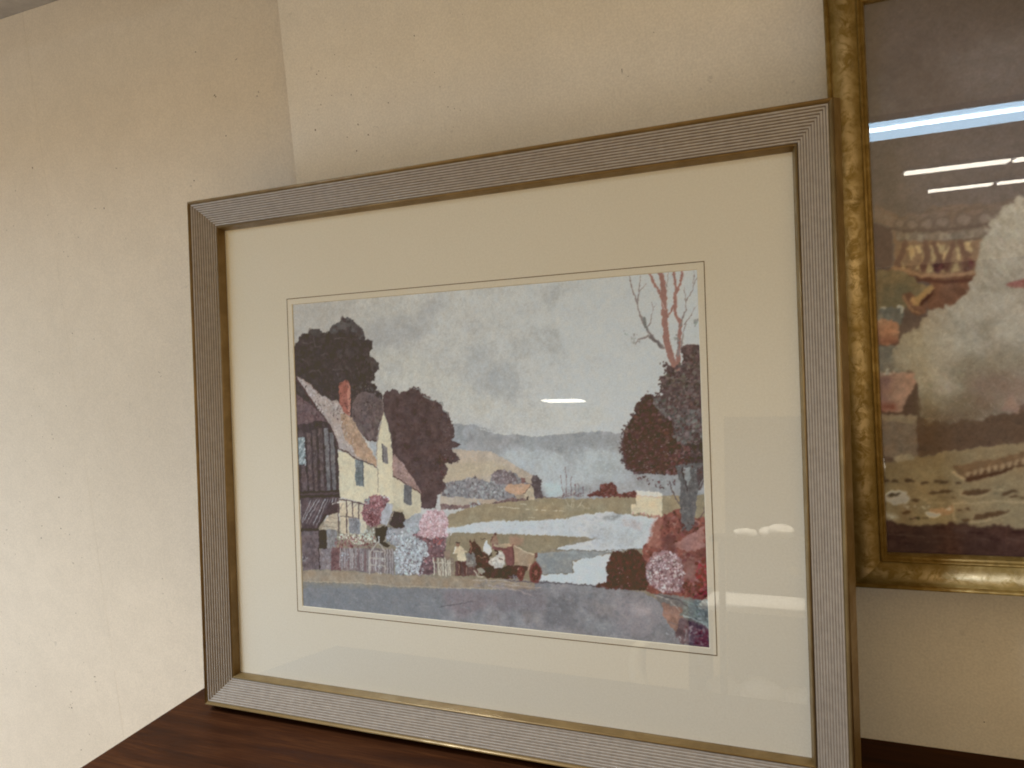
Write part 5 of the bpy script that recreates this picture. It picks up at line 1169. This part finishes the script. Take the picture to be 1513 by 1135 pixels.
pt.wash([(-0.9, 365.5), (12.0, 365.9), (10.7, 372.5), (-1.1, 372.2)], (124, 66, 56), .8, 4)
pt.poly([(-1.2, 374.6), (30.7, 375.5), (30.3, 386.8), (-1.5, 381.3)], (140, 122, 104), .8, 4, tex=.06)
pt.poly([(-1.4, 380.0), (31.4, 385.7), (30.4, 415.6), (-2.8, 415.4)], (122, 104, 92), .8, 5, tex=.07)
pt.dabs([(0.4, 333.1), (14.3, 331.4), (14.1, 337.3), (0.3, 336.7)], 26, .5, 1.6, [(210, 206, 200), (150, 146, 142)], .5)
pt.wash([(13.9, 314.8), (25.5, 314.3), (31.4, 324.1), (31.1, 332.3), (12.3, 330.1)], (158, 146, 130), .6, 5)
# shadow brown under the dog, cushion
pt.poly([(29.5, 379.6), (60.7, 368.7), (100.2, 372.3), (234.4, 380.7), (234.4, 412.7), (89.7, 404.4), (30.4, 414.4)], (98, 74, 58), 1.5, 8, tex=.06)
# the dog
DOG = [(266.0, 128.1), (141.7, 157.0), (119.3, 184.4), (106.1, 196.7), (94.6, 202.8), (88.6, 213.0), (85.5, 222.6), (81.2, 237.7), (82.0, 246.7), (79.8, 256.5), (72.7, 263.7), (65.5, 273.3), (53.3, 279.1), (41.0, 283.8), (34.5, 292.0), (21.8, 299.9), (13.0, 309.9), (13.6, 321.8), (23.7, 334.2), (30.8, 341.6), (31.2, 360.6), (32.8, 376.1), (46.0, 382.3), (80.4, 380.9), (109.9, 372.5), (129.0, 361.9), (217.7, 375.9), (258.8, 346.0), (250.7, 263.7), (274.0, 216.6)]
pt.poly(DOG, (150, 138, 124), 3, 8, tex=.06, tc=12)
FUR = [(168, 158, 146), (148, 136, 122), (134, 120, 104), (178, 170, 158), (156, 146, 134)]
pt.dabs(DOG, 2600, 1.6, 5.0, FUR, .22, 1.0, .35, 5)
pt.wash([(80.6, 261.1), (117.7, 263.4), (117.7, 266.7), (93.1, 265.6)], (136, 122, 106), .7, 3)
pt.poly([(104.7, 260.0), (117.8, 257.4), (166.9, 259.5), (166.8, 265.9), (117.7, 264.7), (106.5, 263.2)], (140, 84, 76), .8, 4, tex=.06)
pt.wash([(95.0, 264.6), (117.6, 267.8), (117.1, 294.2), (82.6, 295.6), (57.0, 289.7), (69.4, 277.0)], (164, 152, 138), .6, 10)
pt.wash([(84.8, 289.6), (98.3, 290.7), (92.2, 302.6), (86.2, 310.1), (82.5, 303.0)], (122, 108, 92), .75, 8)
pt.wash([(21.8, 298.8), (62.9, 294.8), (82.0, 318.9), (68.0, 327.3), (41.4, 335.1), (29.4, 320.4)], (162, 152, 138), .6, 12)
pt.wash([(94.4, 291.5), (130.3, 293.1), (129.8, 317.4), (96.9, 308.5)], (160, 150, 136), .7, 9)
pt.wash([(56.1, 322.0), (129.8, 320.7), (138.4, 355.6), (90.6, 369.7), (67.1, 357.3)], (126, 110, 90), .8, 14)
pt.wash([(32.3, 358.3), (81.0, 357.8), (100.3, 370.0), (80.4, 381.0), (32.5, 383.3)], (114, 96, 74), .8, 10)
pt.wash([(76.5, 340.4), (120.1, 339.1), (119.4, 372.9), (90.5, 372.0), (75.8, 369.2)], (122, 94, 82), .6, 12)
pt.wash([(32.7, 378.5), (80.6, 374.0), (115.4, 375.1), (114.8, 404.7), (33.7, 410.9)], (96, 74, 58), .6, 11)
pt.dabs([(41.3, 338.7), (67.7, 337.6), (67.2, 352.7), (42.7, 356.4)], 60, 1.0, 4, [(156, 144, 128), (132, 118, 98)], .2, .9, .5)
pt.poly([(97.3, 375.1), (106.3, 358.8), (108.3, 357.8), (112.6, 377.2)], (140, 112, 98), 1.0, 4, tex=.05)
pt.dabs([(88.5, 216.3), (94.6, 203.9), (119.3, 186.6), (118.0, 250.3), (85.7, 251.5), (82.2, 237.8)], 240, 1.4, 4.5, [(172, 162, 150), (150, 138, 124), (162, 150, 136)], .22, 1.1, .4, 5)
# table cloth with cut-work lace, book
pt.poly([(-0.2, 420.9), (26.1, 416.6), (52.7, 411.4), (80.2, 407.4), (114.9, 402.6), (243.8, 389.1), (243.8, 491.1), (113.3, 483.4), (101.6, 482.7), (96.4, 478.6), (78.3, 482.9), (60.0, 478.5), (50.6, 479.9), (31.6, 483.2), (12.3, 481.6), (-1.4, 476.9)], (136, 116, 86), 1.2, 6, tex=.05, tc=8)
pt.wash([(-0.2, 420.9), (52.7, 412.5), (114.9, 404.7), (114.7, 410.9), (61.5, 425.4), (0.3, 433.1)], (126, 106, 78), .6, 6)
pt.poly([(9.7, 416.5), (14.7, 413.3), (22.4, 413.3), (27.1, 416.6), (24.1, 419.4), (10.6, 419.8)], (146, 130, 110), .8, 3)
pt.poly([(57.8, 425.4), (102.3, 415.0), (124.1, 409.0), (123.8, 421.4), (109.1, 422.4), (68.5, 438.3), (61.3, 433.0)], (116, 88, 62), .8, 4, tex=.06)
pt.line([(58.6, 430.3), (64.0, 435.1), (69.4, 438.5)], 2.2, (168, 142, 106), 1.6)
pt.line([(69.4, 437.8), (88.5, 432.9), (106.4, 426.5), (123.8, 422.4)], 4.0, (84, 56, 40), 3.0, .8)
for i in range(9):
    q = d1('S', 900 + i * 58, 300 - i * 14)
    pt.dab(q[0], q[1], 2.0, 2.6, .4, (158, 130, 98), .8); pt.dab(q[0] + 2.2, q[1] + 1.2, 1.2, 2.0, .4, (88, 60, 42), .7)
pt.poly([(105.5, 426.5), (123.8, 421.4), (123.4, 443.2), (108.8, 436.0)], (140, 116, 84), .8, 4)
for s in ("170,345 210,350", "240,348 290,352", "360,350 430,345", "510,365 560,365", "620,355 660,358", "670,365 730,365", "805,372 845,370"):
    pt.line(d('S', s), 3.0, (84, 64, 48), 2.2, .8)
for s in ("860,440 940,430 1110,430 1050,470 920,480 850,470", "570,440 700,430 790,440 700,460 580,462", "1170,480 1230,440 1290,430 1325,450 1260,465 1200,490", "1220,500 1290,480 1320,490 1250,505", "1330,490 1360,485 1380,500 1340,505", "940,690 960,650 1100,620 1260,605 1200,640 1060,680", "800,600 840,590 850,620 810,620", "860,590 900,585 915,605 880,608", "390,525 440,500 485,510 470,530", "760,495 800,490 800,505 770,510", "315,625 400,610 420,630 330,650", "850,690 930,680 920,710 860,715"):
    pt.poly(d('S', s), (92, 68, 48), .6, 3, tex=.06)
for s in ("850,440 840,470 900,490 1050,480 1120,430 1200,440", "780,550 960,545 1200,530 1392,545", "930,715 1060,700 1200,650 1270,610", "500,500 560,540 700,545", "780,560 770,640 800,700", "480,490 520,520"):
    pt.line(d('S', s), 2.0, (160, 138, 104), 1.6, .6)
pt.wash([(24.3, 470.6), (54.6, 471.0), (54.4, 478.7), (31.6, 481.6), (24.1, 476.2)], (156, 132, 92), .5, 5)
pt.poly([(36.4, 466.0), (51.1, 464.6), (57.7, 462.2), (57.0, 469.9), (50.9, 471.7), (38.7, 470.3)], (160, 124, 90), .8, 4, tex=.05)
# white napkin ring and lace highlights
pt.poly([(-0.9, 453.3), (3.6, 449.8), (12.5, 448.4), (19.2, 449.1), (21.4, 455.2), (19.8, 461.9), (6.1, 462.1), (0.3, 458.8)], (168, 160, 154), .7, 3, tex=.06)
pt.poly([(1.5, 453.2), (6.5, 450.9), (14.3, 450.8), (12.3, 454.2), (4.4, 455.6)], (88, 74, 60), .5, 2.5)
pt.line([(-0.4, 453.0), (5.6, 449.8), (15.3, 449.7)], 1.6, (214, 210, 204), 1.2)
pt.wash([(-1.1, 469.0), (10.7, 471.0), (10.5, 475.4), (-0.4, 476.8)], (196, 190, 182), .8, 3)
pt.poly([(33.0, 469.3), (40.6, 469.2), (47.2, 470.1), (46.1, 472.6), (37.6, 473.1), (33.4, 471.0)], (218, 210, 202), .5, 2.5)
pt.dabs([(16.8, 463.6), (37.9, 462.6), (41.6, 466.9), (30.2, 466.1), (17.7, 466.3)], 22, .5, 1.8, [(214, 206, 196), (168, 152, 136), (110, 92, 74)], .4, .2)
pt.dabs([(21.3, 474.6), (37.6, 474.2), (37.5, 475.9), (22.2, 476.3)], 12, .8, 2.0, [(58, 42, 34)], .4, 0)
pt.dabs([(52.0, 464.5), (56.7, 464.4), (56.6, 466.6), (52.0, 466.7)], 5, .5, 1.2, [(232, 226, 216)], .6)
# dark table edge
pt.poly([(-27.5, 476.4), (-1.4, 476.9), (4.5, 480.1), (23.9, 482.3), (37.3, 483.1), (45.9, 481.7), (54.4, 478.2), (60.0, 479.6), (78.3, 483.2), (87.3, 483.2), (101.7, 479.0), (102.5, 482.7), (113.2, 484.5), (258.7, 490.6), (258.8, 539.8), (-30.0, 536.5)], (78, 54, 46), .8, 5, tex=.08, tc=9)
for i in range(60):
    y = 760 + pt.r.uniform(0, 300); x = pt.r.uniform(150, 2800)
    pt.line(d2('S', [(x, y), (x + pt.r.uniform(100, 420), y + pt.r.uniform(2, 24))]), pt.r.uniform(.6, 1.8), [(84, 58, 50), (56, 36, 32), (98, 74, 64)][i % 3], al=.3)
pt.wash([(55.2, 483.1), (69.1, 483.7), (69.8, 490.2), (57.8, 489.6)], (98, 76, 68), .4, 4)
pt.finish(.24, .4, 2.6, 1.4)
pt.dabs(DOG, 1500, .6, 3.2, [(172, 162, 150), (140, 126, 110), (156, 146, 132)], .14, 1.05, .22, 5)
pt.c *= (1 + 0.02 * pt.noise(1.1, 31) + 0.02 * pt.noise(2.6, 32))[..., None]
dog_img = pt.out(495, 561)
DOG_GAIN, DOG_VEIL = (2.2, 2.5, 3.0), (0.028, 0.021, 0.015)
del pt


# ------------------------------------------------------------------ gold framed picture
GR = -0.0139
MG = Matrix.Translation((0.7614, 0.098, 0.1748)) @ Matrix(((math.cos(GR), math.sin(GR), 0, 0), (0, 0, -1, 0), (-math.sin(GR), math.cos(GR), 0, 0), (0, 0, 0, 1)))
gd = thing("gilt_framed_picture", "picture of a seated white dog in a mottled gold frame on the wall", "picture", MG)
GW_, GH_ = DOG_W + 2 * GRAIL, DOG_H + 2 * GRAIL
gcore = [(0, -53), (0, -9), (1.2, -8)]
gcore += [(4.3 + 23.0 * t, -9.5 + 8.5 * math.sin(math.pi * (0.10 + 0.80 * t)) + 1.5 * t) for t in [i / 14 for i in range(15)]]
gcore += [(28.5, -7.0), (33.6, -13.0), (33.6, -53)]
gob = [(-0.2, -9.5), (0.0, -5.5), (0.9, -3.6), (2.3, -3.0), (3.6, -3.8), (4.4, -6.0), (4.7, -8.6)]
gib = [(26.8, -6.4), (27.2, -4.6), (28.4, -4.0), (29.4, -4.9), (29.9, -6.2), (30.8, -6.6), (31.6, -6.2), (32.6, -7.4), (33.7, -11.5), (33.8, -16)]
place_rails(gd, GW_, GH_, [
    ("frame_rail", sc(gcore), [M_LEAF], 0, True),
    ("outer_bead", sc(gob), [M_GOLDBEAD], 0, True),
    ("inner_bead", sc(gib), [M_GOLDBEAD], 0, True)], None)
e = 0.006
mesh_obj("glass_pane", [(GRAIL - e, GRAIL - e, -0.013), (GRAIL + DOG_W + e, GRAIL - e, -0.013), (GRAIL + DOG_W + e, GRAIL + DOG_H + e, -0.013), (GRAIL - e, GRAIL + DOG_H + e, -0.013)], [[0, 1, 2, 3]], M_GLASS, gd)
picture_sheet("painting", gd, M_CANVAS, GRAIL, GRAIL, DOG_W, DOG_H, -0.0155, dog_img, DOG_GAIN, DOG_VEIL)
box_obj("backing_board", (GRAIL - e, GRAIL - e, -0.020), (GRAIL + DOG_W + e, GRAIL + DOG_H + e, -0.017), M_BACK, gd)

# ------------------------------------------------------------------ ceiling lights of the hall (seen as streaks in the glass)
def emit(name, col, s):
    m = bpy.data.materials.new(name)
    m.use_nodes = True
    t = m.node_tree
    b = t.nodes["Principled BSDF"]
    nz = t.nodes.new("ShaderNodeTexNoise"); nz.inputs["Scale"].default_value = 2.0
    b.inputs["Base Color"].default_value = (0.8, 0.8, 0.8, 1)
    b.inputs["Emission Color"].default_value = (*col, 1)
    b.inputs["Emission Strength"].default_value = s
    return m
M_COOL = emit("cool_lamp_diffuser", (0.50, 0.76, 1.0), 8.5)
M_COOL2 = emit("cool_lamp_tube", (0.80, 0.93, 1.0), 22.0)
M_WARMTUBE = emit("white_lamp_diffuser", (1.0, 0.93, 0.80), 12.5)
M_HOUSING = simple("white_lamp_housing", (0.7, 0.7, 0.68), 0.5)
def ceiling_light(label, x0, x1, y0, y1, z, m, tube=None):
    L = thing("ceiling_light", label, "ceiling light", Matrix.Translation(((x0 + x1) / 2, (y0 + y1) / 2, z)), "ceiling lights mirrored in the glass")
    hx, hy = (x1 - x0) / 2, (y1 - y0) / 2
    box_obj("housing", (-hx - 0.03, -hy - 0.03, 0.0), (hx + 0.03, hy + 0.03, 0.06), M_HOUSING, L)
    box_obj("diffuser", (-hx, -hy, -0.03), (hx, hy, -0.0005), m, L)
    if tube:
        box_obj("tube", (-hx, hy - 0.20, -0.060), (hx, hy - 0.14, -0.035), tube, L)
ceiling_light("cool bluish ceiling light, broad streak mirrored in the dog picture's glass", 0.97, 3.4, -8.75, -7.75, 1.92, M_COOL, M_COOL2)
ceiling_light("white ceiling light, middle streak in the dog picture's glass, left length", 1.64, 2.98, -12.75, -12.4, 1.92, M_WARMTUBE)
ceiling_light("white ceiling light, middle streak in the dog picture's glass, right length", 3.06, 4.4, -12.75, -12.4, 1.92, M_WARMTUBE)
ceiling_light("white ceiling light, lowest streak in the dog picture's glass, left length", 2.28, 3.31, -16.4, -16.05, 1.92, M_WARMTUBE)
ceiling_light("white ceiling light, lowest streak in the dog picture's glass, right length", 3.42, 4.6, -16.4, -16.05, 1.92, M_WARMTUBE)
ceiling_light("white ceiling light, short streak in the landscape's sky", -6.6, -5.6, -18.7, -18.0, 1.92, M_WARMTUBE)

# ------------------------------------------------------------------ what the landscape's glass mirrors from across the aisle
M_CAB = simple("dark_brown_veneer", (0.055, 0.035, 0.022), 0.7, 0.1, 0, 14, 0.3, 0.1, (8, 8, 1))
M_PALE = simple("off_white_cloth", (0.80, 0.77, 0.70), 0.9, 0.1, 0, 30, 0.05, 0.2)
M_CREAM = simple("cream_painted_tin", (0.72, 0.62, 0.42), 0.6, 0.3, 0, 30, 0.06, 0)
cab = thing("cabinet", "dark cabinet mirrored in the right side of the landscape's glass", "cabinet", Matrix.Translation((0.75, -2.5, -0.70)))
box_obj("carcass", (-0.44, -0.22, 0.0), (1.45, 0.20, 1.19), M_CAB, cab, 0.004)
for cx0 in (-0.42, 0.05, 0.52, 0.99):
    dr = box_obj("door", (cx0, 0.203, 0.06), (cx0 + 0.46, 0.222, 1.15), M_CAB, cab, 0.004)
    box_obj("knob", (cx0 + 0.215, 0.223, 0.60), (cx0 + 0.245, 0.245, 0.63), M_BEAD, dr, 0.005)
lowt = thing("low_shelf", "low pale shelf mirrored in the landscape glass's lower right corner", "shelf", Matrix.Translation((0.45, -2.0, -0.75)))
box_obj("board", (-0.17, -0.16, 0.572), (0.42, 0.14, 0.588), M_PALE, lowt, 0.004)
box_obj("board", (-0.17, -0.16, 0.25), (0.42, 0.14, 0.268), M_PALE, lowt, 0.004)
for sx in (-0.20, 0.421):
    box_obj("side_panel", (sx, -0.17, 0.0), (sx + 0.029, 0.15, 0.60), M_CAB, lowt, 0.004)

def lump(name, label, cat, loc, size, mat, seed):
    bm = bmesh.new()
    bmesh.ops.create_icosphere(bm, subdivisions=4, radius=1.0)
    r = random.Random(seed)
    ph = [(r.uniform(2, 5), r.uniform(2, 5), r.uniform(2, 5), r.uniform(0, 6)) for _ in range(5)]
    for v in bm.verts:
        d = v.co.normalized()
        k = 1 + sum(0.09 * math.sin(a * d.x + b * d.y * 1.3 + c * d.z + p) for a, b, c, p in ph)
        v.co = Vector((d.x * size[0] * k, d.y * size[1] * k, max(d.z * k, -0.75) * size[2]))
    me = bpy.data.meshes.new(name)
    bm.to_mesh(me); bm.free()
    me.polygons.foreach_set("use_smooth", [True] * len(me.polygons))
    me.materials.append(mat)
    o = link(bpy.data.objects.new(name, me))
    o.location = loc
    return tag(o, label, cat)
st = thing("small_stand", "slim dark stand carrying the white cloth bundle in the glass reflection", "stand", Matrix.Translation((0.50, -1.80, -0.75)))
box_obj("stand_top", (-0.16, -0.07, 0.81), (0.16, 0.07, 0.826), M_CAB, st, 0.002)
for sx in (-0.14, 0.12):
    box_obj("leg", (sx, -0.01, 0.0), (sx + 0.02, 0.01, 0.8095), M_CAB, st, 0.002)
lump("cloth_bundle", "small white cloth bundle mirrored in the landscape glass beside the print", "cloth", (0.545, -1.80, 0.092), (0.045, 0.04, 0.022), M_PALE, 3)
lump("cloth_strip", "thin twisted white cloth mirrored left of the bundle in the glass", "cloth", (0.445, -1.80, 0.086), (0.035, 0.03, 0.014), M_PALE, 8)
for i, (lx, sx, sz) in enumerate(((0.34, 0.05, 0.035), (0.46, 0.06, 0.04), (0.60, 0.06, 0.03))):
    lump("cushion", ["plump pale cushion at the left end of the mirrored low shelf", "wide pale cushion in the middle of the mirrored low shelf", "flat pale cushion at the right of the mirrored low shelf"][i], "cushion", (lx, -1.98, -0.482 + sz * 0.75), (sx, 0.06, sz), M_PALE, 20 + i)
# bent cream band
band = []
n = 14
for i in range(n + 1):
    a = -0.9 + 1.8 * i / n
    band.append((0.05 - 0.045 * math.cos(a) + 0.05, -2.0, -0.42 + 0.10 * math.sin(a)))
vs, fs = [], []
for (x, y, z) in band:
    vs += [(x - 0.045, y - 0.05, z), (x, y - 0.05, z), (x, y + 0.03, z), (x - 0.045, y + 0.03, z)]
for i in range(n):
    for q in range(4):
        fs.append([4 * i + q, 4 * i + (q + 1) % 4, 4 * i + 4 + (q + 1) % 4, 4 * i + 4 + q])
fs += [[3, 2, 1, 0], [4 * n, 4 * n + 1, 4 * n + 2, 4 * n + 3]]
tag(mesh_obj("chair_back", vs, fs, M_CREAM, None, None, True), "curved cream chair back mirrored under the print's lower right edge", "chair back")
sp = bpy.data.lights.new("reflection_fill_spot", 'SPOT')  # added spot that brightens the pale objects mirrored in the glass
sp.energy = 520.0; sp.color = (1.0, 0.93, 0.80); sp.spot_size = math.radians(58); sp.spot_blend = 0.5; sp.shadow_soft_size = 0.08
spo = bpy.data.objects.new("reflection_fill_spot", sp); COL.objects.link(spo)
spo.location = (0.42, -1.55, 2.2)
spo.rotation_euler = (Vector((0.34, -1.98, -0.2)) - Vector(spo.location)).to_track_quat('-Z', 'Y').to_euler()
